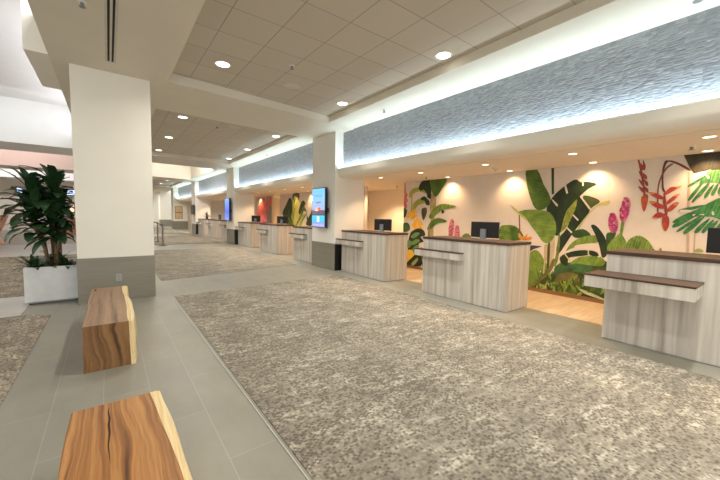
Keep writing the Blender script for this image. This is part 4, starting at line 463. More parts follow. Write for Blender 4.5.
def mat_carpet(name, tint=(1,1,1), rot=0.0):
    m, nt, b = nodes_mat(name)
    v = mapping(nt, rot=(0, 0, rot))
    def cells(sx, sy):
        mp = N(nt, 'ShaderNodeMapping'); mp.inputs['Scale'].default_value = (sx, sy, 0); nt.links.new(v, mp.inputs[0])
        f = N(nt, 'ShaderNodeVectorMath', operation='FLOOR'); nt.links.new(mp.outputs[0], f.inputs[0])
        w = N(nt, 'ShaderNodeTexWhiteNoise', noise_dimensions='2D'); nt.links.new(f.outputs[0], w.inputs[0])
        return w.outputs[0]
    fine = cells(50, 64); mid = cells(22, 34); fine2 = cells(70, 52)
    n1 = N(nt, 'ShaderNodeTexNoise', **{'Scale': 2.4, 'Detail': 5.0, 'Roughness': .65}); nt.links.new(v, n1.inputs[0])
    mp = N(nt, 'ShaderNodeMapping'); mp.inputs['Scale'].default_value = (3.5, 14.0, 1); nt.links.new(v, mp.inputs[0])
    n2 = N(nt, 'ShaderNodeTexNoise', **{'Scale': 1.0, 'Detail': 6.0, 'Roughness': .7}); nt.links.new(mp.outputs[0], n2.inputs[0])
    n3 = N(nt, 'ShaderNodeTexNoise', **{'Scale': 1.3, 'Detail': 4.0, 'Roughness': .6}); nt.links.new(mapping(nt, loc=(7, 3, 0)), n3.inputs[0])
    f = mathn(nt, 'MULTIPLY', fine2, .16)
    f = mathn(nt, 'MULTIPLY_ADD', mid, .10, f)
    f = mathn(nt, 'MULTIPLY_ADD', n1.outputs[0], .55, f)
    f = mathn(nt, 'MULTIPLY_ADD', n2.outputs[0], .80, f)
    f = mathn(nt, 'SUBTRACT', f, .31)
    t = tint
    st = [(.30, (.215,.193,.162)), (.44, (.275,.25,.212)), (.54, (.34,.308,.255)), (.61, (.42,.388,.325)), (.69, (.57,.535,.455))]
    c = ramp(nt, f, [(p, tuple(a*k for a, k in zip(cc, t))) for p, cc in st])
    thr = mathn(nt, 'MULTIPLY_ADD', n3.outputs[0], 1.25, -.27)
    dk = mathn(nt, 'LESS_THAN', fine, thr)
    mpc = N(nt, 'ShaderNodeMapping'); mpc.inputs['Scale'].default_value = (50, 64, 0); nt.links.new(v, mpc.inputs[0])
    fl = N(nt, 'ShaderNodeVectorMath', operation='FLOOR'); nt.links.new(mpc.outputs[0], fl.inputs[0])
    sf = N(nt, 'ShaderNodeSeparateXYZ'); nt.links.new(fl.outputs[0], sf.inputs[0])
    chk = mathn(nt, 'LESS_THAN', mathn(nt, 'PINGPONG', mathn(nt, 'ADD', sf.outputs[0], sf.outputs[1]), 1.0), .5)
    dk = mathn(nt, 'MULTIPLY', dk, mathn(nt, 'MULTIPLY_ADD', chk, .45, .55))
    c = mixc(nt, mathn(nt, 'MULTIPLY', dk, .72), c, (.105*t[0], .09*t[1], .072*t[2]))
    fine = dk
    nt.links.new(c, b.inputs['Base Color'])
    b.inputs['Roughness'].default_value = .95; b.inputs['Specular IOR Level'].default_value = .1
    bp = N(nt, 'ShaderNodeBump', **{'Strength': .25, 'Distance': .004}); nt.links.new(fine, bp.inputs['Height']); nt.links.new(bp.outputs[0], b.inputs['Normal'])
    return m
def mat_ceiling_tile():
    m, nt, b = nodes_mat('ceiling_tile')
    br = N(nt, 'ShaderNodeTexBrick', offset=0.0, **{'Scale': 1.0, 'Mortar Size': .008, 'Mortar Smooth': .4, 'Brick Width': .61, 'Row Height': .61})
    nt.links.new(mapping(nt, loc=(-1.195+6.1, -4.05+61, 0)), br.inputs[0])
    br.inputs['Color1'].default_value = col((.57,.52,.435)); br.inputs['Color2'].default_value = col((.60,.55,.46)); br.inputs['Mortar'].default_value = col((.36,.325,.265))
    n = N(nt, 'ShaderNodeTexNoise', **{'Scale': 160.0, 'Detail': 2.0}); nt.links.new(mapping(nt), n.inputs[0])
    sp = ramp(nt, n.outputs[0], [(.3, (.93,.93,.93)), (.6, (1,1,1))])
    nt.links.new(mixc(nt, 1.0, br.outputs[0], sp, 'MULTIPLY'), b.inputs['Base Color'])
    b.inputs['Roughness'].default_value = .9
    bp = N(nt, 'ShaderNodeBump', **{'Strength': .3, 'Distance': .01}); bp.invert = True
    nt.links.new(br.outputs['Fac'], bp.inputs['Height']); nt.links.new(bp.outputs[0], b.inputs['Normal'])
    return m
def mat_laminate():
    m, nt, b = nodes_mat('pale_wood_laminate')
    n = N(nt, 'ShaderNodeTexNoise', **{'Scale': 1.0, 'Detail': 7.0, 'Roughness': .6}); nt.links.new(mapping(nt, scale=(14, 14, .45)), n.inputs[0])
    n2 = N(nt, 'ShaderNodeTexNoise', **{'Scale': 1.0, 'Detail': 2.0}); nt.links.new(mapping(nt, scale=(3.6, 3.6, .25)), n2.inputs[0])
    f = mathn(nt, 'ADD', mathn(nt, 'MULTIPLY', n.outputs[0], .65), mathn(nt, 'MULTIPLY', n2.outputs[0], .35))
    c = ramp(nt, f, [(.34, (.27,.24,.205)), (.44, (.44,.405,.36)), (.55, (.57,.535,.48)), (.68, (.67,.63,.57))])
    # panel joints
    nt.links.new(c, b.inputs['Base Color']); b.inputs['Roughness'].default_value = .42
    return m
def mat_darkwood():
    m, nt, b = nodes_mat('dark_wood_top')
    n = N(nt, 'ShaderNodeTexNoise', **{'Scale': 1.0, 'Detail': 6.0}); nt.links.new(mapping(nt, scale=(40, 2, 40)), n.inputs[0])
    nt.links.new(ramp(nt, n.outputs[0], [(.3, (.035,.017,.011)), (.7, (.085,.045,.028))]), b.inputs['Base Color']); b.inputs['Roughness'].default_value = .42
    return m
def mat_slab(name, stops, seed, swirl=1.6):
    m, nt, b = nodes_mat(name)
    n0 = N(nt, 'ShaderNodeTexNoise', **{'Scale': swirl, 'Detail': 3.0}); nt.links.new(mapping(nt, scale=(1.4, .6, 1.4), loc=(seed, seed*.7, 0)), n0.inputs[0])
    sp = N(nt, 'ShaderNodeSeparateXYZ'); nt.links.new(mapping(nt), sp.inputs[0])
    x = mathn(nt, 'MULTIPLY_ADD', n0.outputs[0], .17, sp.outputs[0])
    w = mathn(nt, 'MULTIPLY', x, 58.0)
    cb = N(nt, 'ShaderNodeCombineXYZ'); nt.links.new(w, cb.inputs[0]); nt.links.new(mathn(nt, 'MULTIPLY', sp.outputs[1], .8), cb.inputs[1]); nt.links.new(mathn(nt, 'MULTIPLY', sp.outputs[2], 1.2), cb.inputs[2])
    n = N(nt, 'ShaderNodeTexNoise', **{'Scale': .55, 'Detail': 5.0, 'Roughness': .55}); nt.links.new(cb.outputs[0], n.inputs[0])
    c = ramp(nt, n.outputs[0], stops)
    fn = N(nt, 'ShaderNodeTexNoise', **{'Scale': 1.0, 'Detail': 3.0}); nt.links.new(mapping(nt, scale=(160, 6, 20)), fn.inputs[0])
    c = mixc(nt, 1.0, c, ramp(nt, fn.outputs[0], [(.3, (.86,.86,.86)), (.7, (1.08,1.08,1.08))]), 'MULTIPLY')
    nt.links.new(c, b.inputs['Base Color']); b.inputs['Roughness'].default_value = .36
    return m
def mat_frieze():
    m, nt, b = nodes_mat('woven_relief_tile')
    sp = N(nt, 'ShaderNodeSeparateXYZ'); nt.links.new(mapping(nt), sp.inputs[0])
    wob = N(nt, 'ShaderNodeTexNoise', **{'Scale': 5.0, 'Detail': 3.0}); nt.links.new(mapping(nt), wob.inputs[0])
    cb = N(nt, 'ShaderNodeCombineXYZ')
    nt.links.new(mathn(nt, 'MULTIPLY_ADD', wob.outputs[0], .10, sp.outputs[1]), cb.inputs[0])
    nt.links.new(mathn(nt, 'MULTIPLY_ADD', wob.outputs[0], .05, sp.outputs[2]), cb.inputs[1])
    mp = N(nt, 'ShaderNodeMapping'); mp.inputs['Scale'].default_value = (13.0, 36.0, 1); nt.links.new(cb.outputs[0], mp.inputs[0])
    vo = N(nt, 'ShaderNodeTexVoronoi', **{'Scale': 1.0, 'Randomness': .55}); nt.links.new(mp.outputs[0], vo.inputs[0])
    n = N(nt, 'ShaderNodeTexNoise', **{'Scale': 26.0, 'Detail': 4.0}); nt.links.new(mapping(nt, scale=(1, 1, 2.0), rot=(.35, 0, 0)), n.inputs[0])
    sx = N(nt, 'ShaderNodeSeparateColor'); nt.links.new(vo.outputs['Color'], sx.inputs[0])
    f = mathn(nt, 'ADD', mathn(nt, 'MULTIPLY', sx.outputs[0], .45), mathn(nt, 'MULTIPLY', n.outputs[0], .6))
    c = ramp(nt, f, [(.25, (.225,.24,.27)), (.5, (.285,.302,.335)), (.75, (.345,.365,.40)), (.92, (.50,.52,.56))])
    nt.links.new(c, b.inputs['Base Color']); b.inputs['Roughness'].default_value = .36
    h = mathn(nt, 'ADD', mathn(nt, 'MULTIPLY', vo.outputs['Distance'], -1.0), mathn(nt, 'MULTIPLY', n.outputs[0], .5))
    bp = N(nt, 'ShaderNodeBump', **{'Strength': .5, 'Distance': .012}); nt.links.new(h, bp.inputs['Height']); nt.links.new(bp.outputs[0], b.inputs['Normal'])
    return m
def mat_base_tile():
    m, nt, b = nodes_mat('grey_base_tile')
    n = N(nt, 'ShaderNodeTexNoise', **{'Scale': 1.0, 'Detail': 4.0}); nt.links.new(mapping(nt, scale=(2, 2, 30)), n.inputs[0])
    nt.links.new(ramp(nt, n.outputs[0], [(.3, (.225,.208,.165)), (.7, (.262,.244,.196))]), b.inputs['Base Color']); b.inputs['Roughness'].default_value = .4
    return m
def mat_plank():
    m, nt, b = nodes_mat('warm_plank_floor')
    br = N(nt, 'ShaderNodeTexBrick', offset=.37, **{'Scale': 1.0, 'Mortar Size': .002, 'Brick Width': 1.2, 'Row Height': .2})
    sp = N(nt, 'ShaderNodeSeparateXYZ'); nt.links.new(mapping(nt, loc=(5, 40, 0)), sp.inputs[0])
    cb = N(nt, 'ShaderNodeCombineXYZ'); nt.links.new(sp.outputs[0], cb.inputs[0]); nt.links.new(sp.outputs[1], cb.inputs[1]); nt.links.new(cb.outputs[0], br.inputs[0])
    br.inputs['Color1'].default_value = col((.56,.43,.29)); br.inputs['Color2'].default_value = col((.64,.51,.36)); br.inputs['Mortar'].default_value = col((.42,.32,.21))
    n = N(nt, 'ShaderNodeTexNoise', **{'Scale': 1.0, 'Detail': 5.0}); nt.links.new(mapping(nt, scale=(2, 26, 1)), n.inputs[0])
    nt.links.new(mixc(nt, 1.0, br.outputs[0], ramp(nt, n.outputs[0], [(.3, (.8,.8,.8)), (.7, (1.1,1.1,1.1))]), 'MULTIPLY'), b.inputs['Base Color'])
    b.inputs['Roughness'].default_value = .4
    return m
def mat_mural():
    m, nt, b = nodes_mat('printed_mural')
    A = {}
    for a in ('ca', 'cb', 'org', 'dirv'):
        n = nt.nodes.new('ShaderNodeAttribute'); n.attribute_name = a; A[a] = n
    tc = nt.nodes.new('ShaderNodeTexCoord')
    sub = N(nt, 'ShaderNodeVectorMath', operation='SUBTRACT'); nt.links.new(tc.outputs['Object'], sub.inputs[0]); nt.links.new(A['org'].outputs['Vector'], sub.inputs[1])
    dv = N(nt, 'ShaderNodeSeparateXYZ'); nt.links.new(A['dirv'].outputs['Vector'], dv.inputs[0])   # y, z of axis, x holds vein strength
    pv = N(nt, 'ShaderNodeSeparateXYZ'); nt.links.new(sub.outputs[0], pv.inputs[0])
    u = mathn(nt, 'ADD', mathn(nt, 'MULTIPLY', pv.outputs[1], dv.outputs[1]), mathn(nt, 'MULTIPLY', pv.outputs[2], dv.outputs[2]))
    v = mathn(nt, 'SUBTRACT', mathn(nt, 'MULTIPLY', pv.outputs[1], dv.outputs[2]), mathn(nt, 'MULTIPLY', pv.outputs[2], dv.outputs[1]))
    av = mathn(nt, 'ABSOLUTE', v)
    ph = mathn(nt, 'SUBTRACT', u, mathn(nt, 'MULTIPLY', av, .8))
    s = mathn(nt, 'MULTIPLY_ADD', mathn(nt, 'SINE', mathn(nt, 'MULTIPLY', ph, 130.0)), .5, .5)
    n = N(nt, 'ShaderNodeTexNoise', **{'Scale': 7.0, 'Detail': 5.0, 'Roughness': .6}); nt.links.new(tc.outputs['Object'], n.inputs[0])
    mpv = nt.nodes.new('ShaderNodeCombineXYZ'); nt.links.new(mathn(nt, 'MULTIPLY', ph, 42.0), mpv.inputs[0]); nt.links.new(mathn(nt, 'MULTIPLY', v, 3.0), mpv.inputs[1])
    n2 = N(nt, 'ShaderNodeTexNoise', **{'Scale': 1.0, 'Detail': 3.0, 'Roughness': .6}); nt.links.new(mpv.outputs[0], n2.inputs[0])
    st2 = mathn(nt, 'MULTIPLY', mathn(nt, 'SUBTRACT', n2.outputs[0], .5), mathn(nt, 'MULTIPLY', dv.outputs[0], 3.0))
    nz = mathn(nt, 'MULTIPLY_ADD', mathn(nt, 'SUBTRACT', n.outputs[0], .5), 2.6, .36)
    nz = mathn(nt, 'ADD', nz, st2)
    side = mathn(nt, 'MULTIPLY', mathn(nt, 'SIGN', v), .16)
    f = mathn(nt, 'ADD', nz, mathn(nt, 'MULTIPLY', dv.outputs[0], mathn(nt, 'ADD', side, mathn(nt, 'MULTIPLY', mathn(nt, 'SUBTRACT', s, .5), .30))))
    mid = mathn(nt, 'MULTIPLY', mathn(nt, 'LESS_THAN', av, .010), mathn(nt, 'MULTIPLY', dv.outputs[0], .9))
    f = mathn(nt, 'ADD', f, mid)
    fc = nt.nodes.new('ShaderNodeClamp'); nt.links.new(f, fc.inputs[0])
    nt.links.new(mixc(nt, fc.outputs[0], A['ca'].outputs['Color'], A['cb'].outputs['Color']), b.inputs['Base Color'])
    b.inputs['Roughness'].default_value = .55
    return m
def mat_screen(kind):
    m, nt, b = nodes_mat('screen_picture_' + kind)
    sp = N(nt, 'ShaderNodeSeparateXYZ'); nt.links.new(mapping(nt, src='Generated'), sp.inputs[0])
    if kind == 'advert':
        y, z = sp.outputs[1], sp.outputs[2]
        sky = ramp(nt, z, [(0, (.45,.40,.85)), (.12, (.20,.42,.90)), (.20, (.05,.62,.85)), (.295, (.05,.66,.85)), (.30, (.10,.07,.12)), (.40, (.22,.12,.20)), (.46, (.42,.48,.85)), (.7, (.30,.60,.95)), (1, (.20,.58,.92))], 'LINEAR')
        def blob(cy, cz, sy, sz, c, base):
            d = mathn(nt, 'ADD', mathn(nt, 'POWER', mathn(nt, 'ABSOLUTE', mathn(nt, 'DIVIDE', mathn(nt, 'SUBTRACT', y, cy), sy)), 2.0), mathn(nt, 'POWER', mathn(nt, 'ABSOLUTE', mathn(nt, 'DIVIDE', mathn(nt, 'SUBTRACT', z, cz), sz)), 2.0))
            return mixc(nt, mathn(nt, 'LESS_THAN', d, 1.0), base, c)
        def box(cy, cz, sy, sz, c, base):
            k = mathn(nt, 'MULTIPLY', mathn(nt, 'LESS_THAN', mathn(nt, 'ABSOLUTE', mathn(nt, 'SUBTRACT', y, cy)), sy), mathn(nt, 'LESS_THAN', mathn(nt, 'ABSOLUTE', mathn(nt, 'SUBTRACT', z, cz)), sz))
            return mixc(nt, k, base, c)
        c = blob(.5, .44, .26, .07, (.95,.55,.30), sky)
        c = blob(.42, .47, .12, .035, (.85,.15,.12), c)
        c = blob(.62, .42, .14, .03, (.98,.85,.55), c)
        c = blob(.28, .385, .34, .055, (.14,.10,.16), c)
        c = blob(.80, .37, .30, .05, (.20,.11,.15), c)
        c = box(.5, .64, .20, .018, (.22,.22,.50), c)
        c = box(.52, .60, .10, .008, (.30,.30,.55), c)
        c = box(.5, .825, .34, .012, (.12,.45,.75), c)
        c = box(.5, .79, .26, .012, (.14,.48,.78), c)
        c = box(.5, .20, .10, .075, (.80,.90,.95), c)
        c = box(.5, .05, .34, .010, (.62,.55,.92), c)
        st = 1.1
    else:
        c = ramp(nt, sp.outputs[2], [(0, (.20,.35,.95)), (.4, (.06,.14,.80)), (.7, (.15,.32,.95)), (1, (.30,.50,1.0))]); st = 1.1
    nt.links.new(c, b.inputs['Emission Color']); b.inputs['Emission Strength'].default_value = st
    b.inputs['Base Color'].default_value = col((.02,.02,.02)); b.inputs['Roughness'].default_value = .2
    return m

M = {}
M['tile'] = mat_floor_tile()
M['pale_tile'] = plain('pale_stone_tile', (.50,.49,.46), .35, scale=3)
M['carpet'] = mat_carpet('patterned_carpet', tint=(.93,.925,.90), rot=.12)
M['carpet_b'] = mat_carpet('patterned_carpet_brown', tint=(1.04,.99,.93), rot=1.4)
M['soffit'] = plain('soffit_paint', (.735,.69,.59), .85, var=.02, scale=2)
M['ctile'] = mat_ceiling_tile()
M['white'] = plain('white_paint', (.84,.84,.83), .8, var=.015, scale=2)
M['cream'] = plain('cream_paint', (.85,.82,.735), .75, var=.02, scale=2)
M['linen'] = plain('linen_wallcovering', (.82,.80,.75), .8, var=.035, scale=50)
M['warm_wall'] = plain('warm_wall_paint', (.80,.73,.64), .8, var=.02, scale=2)
M['base'] = mat_base_tile()
M['frieze'] = mat_frieze()
M['lam'] = mat_laminate()
M['dark'] = mat_darkwood()
M['plank'] = mat_plank()
M['bench'] = mat_slab('monkeypod_heartwood', [(.32, (.09,.03,.008)), (.42, (.27,.105,.026)), (.52, (.43,.195,.055)), (.64, (.52,.26,.085)), (.74, (.28,.11,.03))], 1.3)
M['bench2'] = mat_slab('monkeypod_heartwood_brown', [(.30, (.085,.042,.02)), (.40, (.21,.115,.055)), (.52, (.31,.175,.09)), (.66, (.35,.205,.11)), (.78, (.22,.125,.06))], 6.1, 1.9)
M['endgrain_shaded'] = mat_slab('shaded_end_grain', [(.30, (.045,.018,.007)), (.42, (.17,.08,.028)), (.55, (.25,.125,.045)), (.70, (.31,.165,.065)), (.82, (.17,.08,.03))], 2.2)  # naturally dark end grain, deepened by the end face's shade put into the colour
M['sap'] = mat_slab('pale_sapwood', [(.3, (.66,.45,.20)), (.5, (.82,.64,.34)), (.7, (.85,.68,.40))], 3.1)
M['crack'] = plain('dark_crack', (.05,.02,.01), .9)
M['mural'] = mat_mural()
M['black'] = plain('black_plastic', (.012,.012,.013), .35)
M['greyplastic'] = plain('grey_plastic', (.22,.23,.24), .4)
M['steel'] = plain('brushed_steel', (.35,.34,.32), .35, metal=.8)
M['steelplate'] = plain('grey_plate', (.36,.36,.345), .4)
M['whiteplastic'] = plain('white_plastic', (.80,.79,.76), .5)
M['offwhite'] = plain('grille_offwhite', (.62,.58,.50), .7)
M['slot'] = plain('vent_slot_black', (.01,.01,.01), .8)
M['planter'] = plain('planter_white', (.70,.71,.72), .45, var=.05, scale=9)
M['plinth'] = plain('planter_plinth_grey', (.30,.31,.32), .5)
M['soil'] = plain('dark_soil', (.03,.02,.012), .95)
M['cane'] = plain('plant_cane', (.20,.13,.06), .8, var=.3, scale=30)
M['leaf'] = plain('glossy_dark_leaf', (.022,.062,.020), .38, var=.35, scale=5)
M['leaf2'] = plain('mid_green_leaf', (.028,.075,.022), .4, var=.35, scale=5)
M['lamp'] = emit('lamp_lens', (1, .94, .82), 6)
M['lampw'] = emit('spot_lens', (1, .78, .48), 6)
M['advert'] = mat_screen('advert'); M['blue'] = mat_screen('blue')
M['signblue'] = emit('lit_sign_blue', (.45, .62, 1), 1.6)
M['signwarm'] = emit('lit_niche_warm', (1, .55, .28), .9); M['signwhite'] = emit('white_light_bar', (.95,.95,1), 1.6)
M['copper'] = plain('salmon_counter', (.55,.27,.17), .4)
M['paper'] = plain('printed_notice', (.62,.47,.28), .7, var=.15, scale=9)
M['frame'] = plain('brown_frame', (.24,.13,.06), .5)
M['window'] = plain('window_glass', (.55,.62,.68), .1)

# ------------------------------------------------------------------ mesh helpers
def mesh_obj(name, bm, mat, parent=None, smooth=False):
    me = bpy.data.meshes.new(name); bmesh.ops.recalc_face_normals(bm, faces=bm.faces); bm.to_mesh(me); bm.free()
    for m in (mat if isinstance(mat, (list, tuple)) else [mat]): me.materials.append(m)
    if smooth:
        for p in me.polygons: p.use_smooth = True
        try: me.set_sharp_from_angle(angle=math.radians(40))
        except Exception: pass
    o = bpy.data.objects.new(name, me); C.objects.link(o)
    if parent: o.parent = parent
    return o
def box(bm, x0, x1, y0, y1, z0, z1, bevel=0, mi=0):
    r = bmesh.ops.create_cube(bm, size=1)
    vs = r['verts']
    for v in vs:
        v.co.x = x0 + (v.co.x+.5)*(x1-x0); v.co.y = y0 + (v.co.y+.5)*(y1-y0); v.co.z = z0 + (v.co.z+.5)*(z1-z0)
    fs = set(f for v in vs for f in v.link_faces)
    for f in fs: f.material_index = mi
    if bevel:
        es = list(set(e for v in vs for e in v.link_edges))
        bmesh.ops.bevel(bm, geom=es, offset=bevel, segments=2, profile=.6, affect='EDGES')
    return bm
def prism(bm, pts, axis, a, b, mi=0):
    """polygon pts in the two other axes, extruded along axis from a to b"""
    def P(p, t):
        if axis == 'y': return (p[0], t, p[1])
        if axis == 'z': return (p[0], p[1], t)
        return (t, p[0], p[1])
    v0 = [bm.verts.new(P(p, a)) for p in pts]; v1 = [bm.verts.new(P(p, b)) for p in pts]
    fs = [bm.faces.new(v0), bm.faces.new(v1)]
    n = len(pts)
    for i in range(n): fs.append(bm.faces.new((v0[i], v0[(i+1) % n], v1[(i+1) % n], v1[i])))
    for f in fs: f.material_index = mi
    return bm
def lathe(bm, prof, cx=0, cy=0, seg=20, mi=0):
    rings = []
    for r, z in prof:
        rings.append([bm.verts.new((cx+r*math.cos(2*PI*i/seg), cy+r*math.sin(2*PI*i/seg), z)) for i in range(seg)])
    for a, b in zip(rings, rings[1:]):
        for i in range(seg): bm.faces.new((a[i], a[(i+1) % seg], b[(i+1) % seg], b[i])).material_index = mi
    bm.faces.new(rings[0]).material_index = mi; bm.faces.new(rings[-1]).material_index = mi
    return bm
def tube(bm, pts, rads, seg=8, mi=0):
    rings = []
    pts = [Vector(p) for p in pts]
    for i, p in enumerate(pts):
        t = (pts[min(i+1, len(pts)-1)] - pts[max(i-1, 0)]).normalized()
        s = t.orthogonal().normalized(); u = t.cross(s)
        r = rads[i] if isinstance(rads, (list, tuple)) else rads
        rings.append([bm.verts.new(p + s*r*math.cos(2*PI*k/seg) + u*r*math.sin(2*PI*k/seg)) for k in range(seg)])
    for a, b in zip(rings, rings[1:]):
        for i in range(seg): bm.faces.new((a[i], a[(i+1) % seg], b[(i+1) % seg], b[i])).material_index = mi
    bm.faces.new(rings[0]).material_index = mi; bm.faces.new(rings[-1]).material_index = mi
    return bm
def B(): return bmesh.new()
def thing(name, label, cat, loc=(0,0,0), group=None, rz=0):
    o = bpy.data.objects.new(name, None); C.objects.link(o); o.location = loc; o.rotation_euler = (0, 0, rz)
    o.empty_display_size = .1
    o['label'] = label; o['category'] = cat
    if group: o['group'] = group
    return o
def tag(o, label, cat, group=None, kind=None):
    o['label'] = label; o['category'] = cat
    if group: o['group'] = group
    if kind: o['kind'] = kind
    return o
def struct(name, bm, mat, parent=None, smooth=False):
    o = mesh_obj(name, bm, mat, parent, smooth); 
    if parent is None: o['kind'] = 'structure'
    return o
def dup(root, loc, label, group=None, rz=None):
    r = root.copy(); C.objects.link(r); r.location = loc; r['label'] = label
    if rz is not None: r.rotation_euler = (0, 0, rz)
    if group: r['group'] = group
    for ch in root.children:
        c = ch.copy(); C.objects.link(c); c.parent = r
        for g in ch.children:
            d = g.copy(); C.objects.link(d); d.parent = c
    return r
def area(name, loc, size, power, color, direction=(0,0,-1), spread=180, size_y=None, shape=None, long_y=True):
    l = bpy.data.lights.new(name, 'AREA'); l.energy = power; l.color = color; l.size = size
    l.shape = shape or ('RECTANGLE' if size_y else 'DISK')
    if size_y: l.size_y = size_y
    l.spread = math.radians(spread)
    o = bpy.data.objects.new(name, l); C.objects.link(o)
    z = -Vector(direction).normalized()
    y = Vector((0, 1, 0)) if long_y else z.cross(Vector((1, 0, 0)))
    y = (y - z*y.dot(z)).normalized(); x = y.cross(z)
    o.matrix_world = Matrix(((x.x, y.x, z.x, loc[0]), (x.y, y.y, z.y, loc[1]), (x.z, y.z, z.z, loc[2]), (0, 0, 0, 1)))
    return o
def spot(name, loc, power, color, angle, blend=.6, direction=(0,0,-1), radius=.03):
    l = bpy.data.lights.new(name, 'SPOT'); l.energy = power; l.color = color; l.spot_size = math.radians(angle); l.spot_blend = blend; l.shadow_soft_size = radius
    o = bpy.data.objects.new(name, l); C.objects.link(o); o.location = loc
    o.rotation_euler = Vector(direction).to_track_quat('-Z', 'Y').to_euler()
    return o

# ------------------------------------------------------------------ measures
PIT = 8.85                      # column bay
ZS = 3.67                       # soffit
ZT = 3.82                       # ceiling tile
XC = 4.77                       # face of the desk-side columns
XD = 4.91                       # desk fronts
XM = 6.94                       # mural wall
YEND = 47.0
YBACK = -5.0

# ------------------------------------------------------------------ floor
struct('floor', box(B(), -10, 9, YBACK, YEND, -.12, 0), M['tile'])
bm = B()
for k in range(4):
    a = -5.0 if k == 0 else 8.05+PIT*(k-1)
    box(bm, 5.50, XM, a, 7.0+PIT*k if k else 7.0, 0, .004)
    box(bm, 5.80, 8.5, 7.0+PIT*k, 8.05+PIT*k, 0, .004)
struct('floor_staff_planks', bm, M['plank'])
struct('floor_pale_tile', box(B(), -9, -1.02, 6.42, 7.85, 0, .004), M['pale_tile'])
bm = B(); box(bm, -9, -.66, 14.7, 19.5, 0, .004)
struct('floor_pale_tile_far', bm, M['pale_tile'])

def carpet(poly, label, mat='carpet'):
    o = mesh_obj('carpet', prism(B(), poly, 'z', .0, .007), M[mat]); return tag(o, label, 'carpet')
carpet([(.846, -4.5), (4.52, -4.5), (4.55, 6.83), (.885, 6.50)], 'large speckled beige carpet in the foreground, beside the two benches')
carpet([(.86, 8.17), (4.40, 8.85), (4.62, 14.9), (.86, 14.9)], 'speckled beige carpet between the first column and the farther desks')
carpet([(.86, 17.4), (4.55, 17.4), (4.55, 23.6), (.86, 23.6)], 'far beige carpet past the stanchions, third along the hall')
carpet([(.86, 26.3), (4.4, 26.3), (4.4, 40), (.86, 40)], 'farthest strip of carpet before the end of the hall')
struct('trim_1', box(B(), .839, .8465, -4.5, 6.49, 0, .0076), M['pale_tile'])
carpet([(-.685, -4.5), (-.685, 6.25), (-.95, 6.40), (-9, 6.40), (-9, -4.5)], 'grey brown speckled carpet left of the benches', 'carpet_b')
carpet([(-9, 7.86), (-.66, 7.86), (-.66, 14.6), (-9, 14.6)], 'brown carpet behind the white planter', 'carpet_b')

# ------------------------------------------------------------------ ceiling
ZU = 5.05
# soffit strip along the hall with the beams
bm = B()
box(bm, -.62, .86, YBACK, YEND, ZS, ZU)
struct('ceiling_soffit_strip', bm, M['soffit'])
def beam(i, y0, y1, skew=.11):
    bm = B()
    prism(bm, [(.86, y0), (5.03, y0+.41), (5.03, y1+.3), (.86, y1)], 'z', ZS, ZU)
    return struct('ceiling_beam', bm, M['soffit'])
beams = [(6.52, 8.38), (15.15, 17.35), (23.9, 26.2), (32.7, 35)]
for i, (a, b) in enumerate(beams): beam(i, a, b)
# right soffit between tile recess and frieze (lip on its left face)
def rs(k):
    y0 = YBACK if k == 0 else beams[k-1][1]+.3
    y1 = beams[k][0]+.40
    xa = 3.99 if k == 0 else 4.30
    xb = 4.24 if k == 0 else 4.36
    bm = B(); prism(bm, [(xa, y0), (5.03, y0), (5.03, y1+.02), (xb, y1+.02)], 'z', ZS+.015, ZU)
    return struct('ceiling_soffit_lip', bm, M['soffit'])
for k in range(4): rs(k)
# tiled recess fields
for k in range(4):
    y0 = YBACK if k == 0 else beams[k-1][1]-.05
    y1 = beams[k][0]+.45
    zt = ZT if k != 2 else 4.75
    bm = B(); box(bm, .84, 4.45, y0, y1, zt, zt+.05)
    o = struct('ceiling_tile_field', bm, M['ctile'] if k != 2 else M['white'])
struct('ceiling_far', box(B(), .86, 5.03, 35, YEND, ZS, ZS+.2), M['soffit'])
# stubs of the beams that stick out to the left of the strip, upper ceiling of the lobby, farther lobby beams
bm = B(); box(bm, -.87, -.62, 6.55, 8.27, ZS, ZU); struct('ceiling_beam_stub', bm, M['cream'])
struct('ceiling_lobby_upper', box(B(), -10, -.6, YBACK, YEND, ZU, ZU+.1), M['white'])
for n, (a, b) in enumerate([(15.45, 17.5), (23.6, 25.6), (32, 34)]):
    struct('ceiling_lobby_beam', box(B(), -10, -.62, a, b, ZS-.03, ZU), M['white'])
struct('wall_left', box(B(), -10.1, -10, YBACK, YEND, 0, ZU), M['cream'])
# ------------------------------------------------------------------ columns
def column(x0, x1, y0, y1, mat):
    o = struct('wall_column', box(B(), x0, x1, y0, y1, 0, ZS+.01, .006), mat)
    c = mesh_obj('base_cladding', box(B(), x0-.008, x1+.008, y0-.008, y1+.008, 0, .725, .004), M['base'], o)
    c['label'] = 'grey tile cladding'
    if abs(x0-XC) < .01: mesh_obj('base_end_panel', box(B(), x0+.02, x0+.5, y0-.016, y0-.0085, 0, .70), M['black'], o)['label'] = 'black end panel'
    return o
column(-.41, .615, 6.72, 7.75, M['cream'])
column(-.41, .615, 6.72+PIT, 7.75+PIT, M['cream'])
column(-.41, .615, 6.72+2*PIT, 7.75+2*PIT, M['cream'])
for k in range(3): column(XC, 5.75, 7.40+PIT*k, 8.60+PIT*k, M['linen'])
column(4.62, 5.75, 33.6, 34.9, M['cream'])
column(4.30, 5.4, 40.2, 41.4, M['cream'])
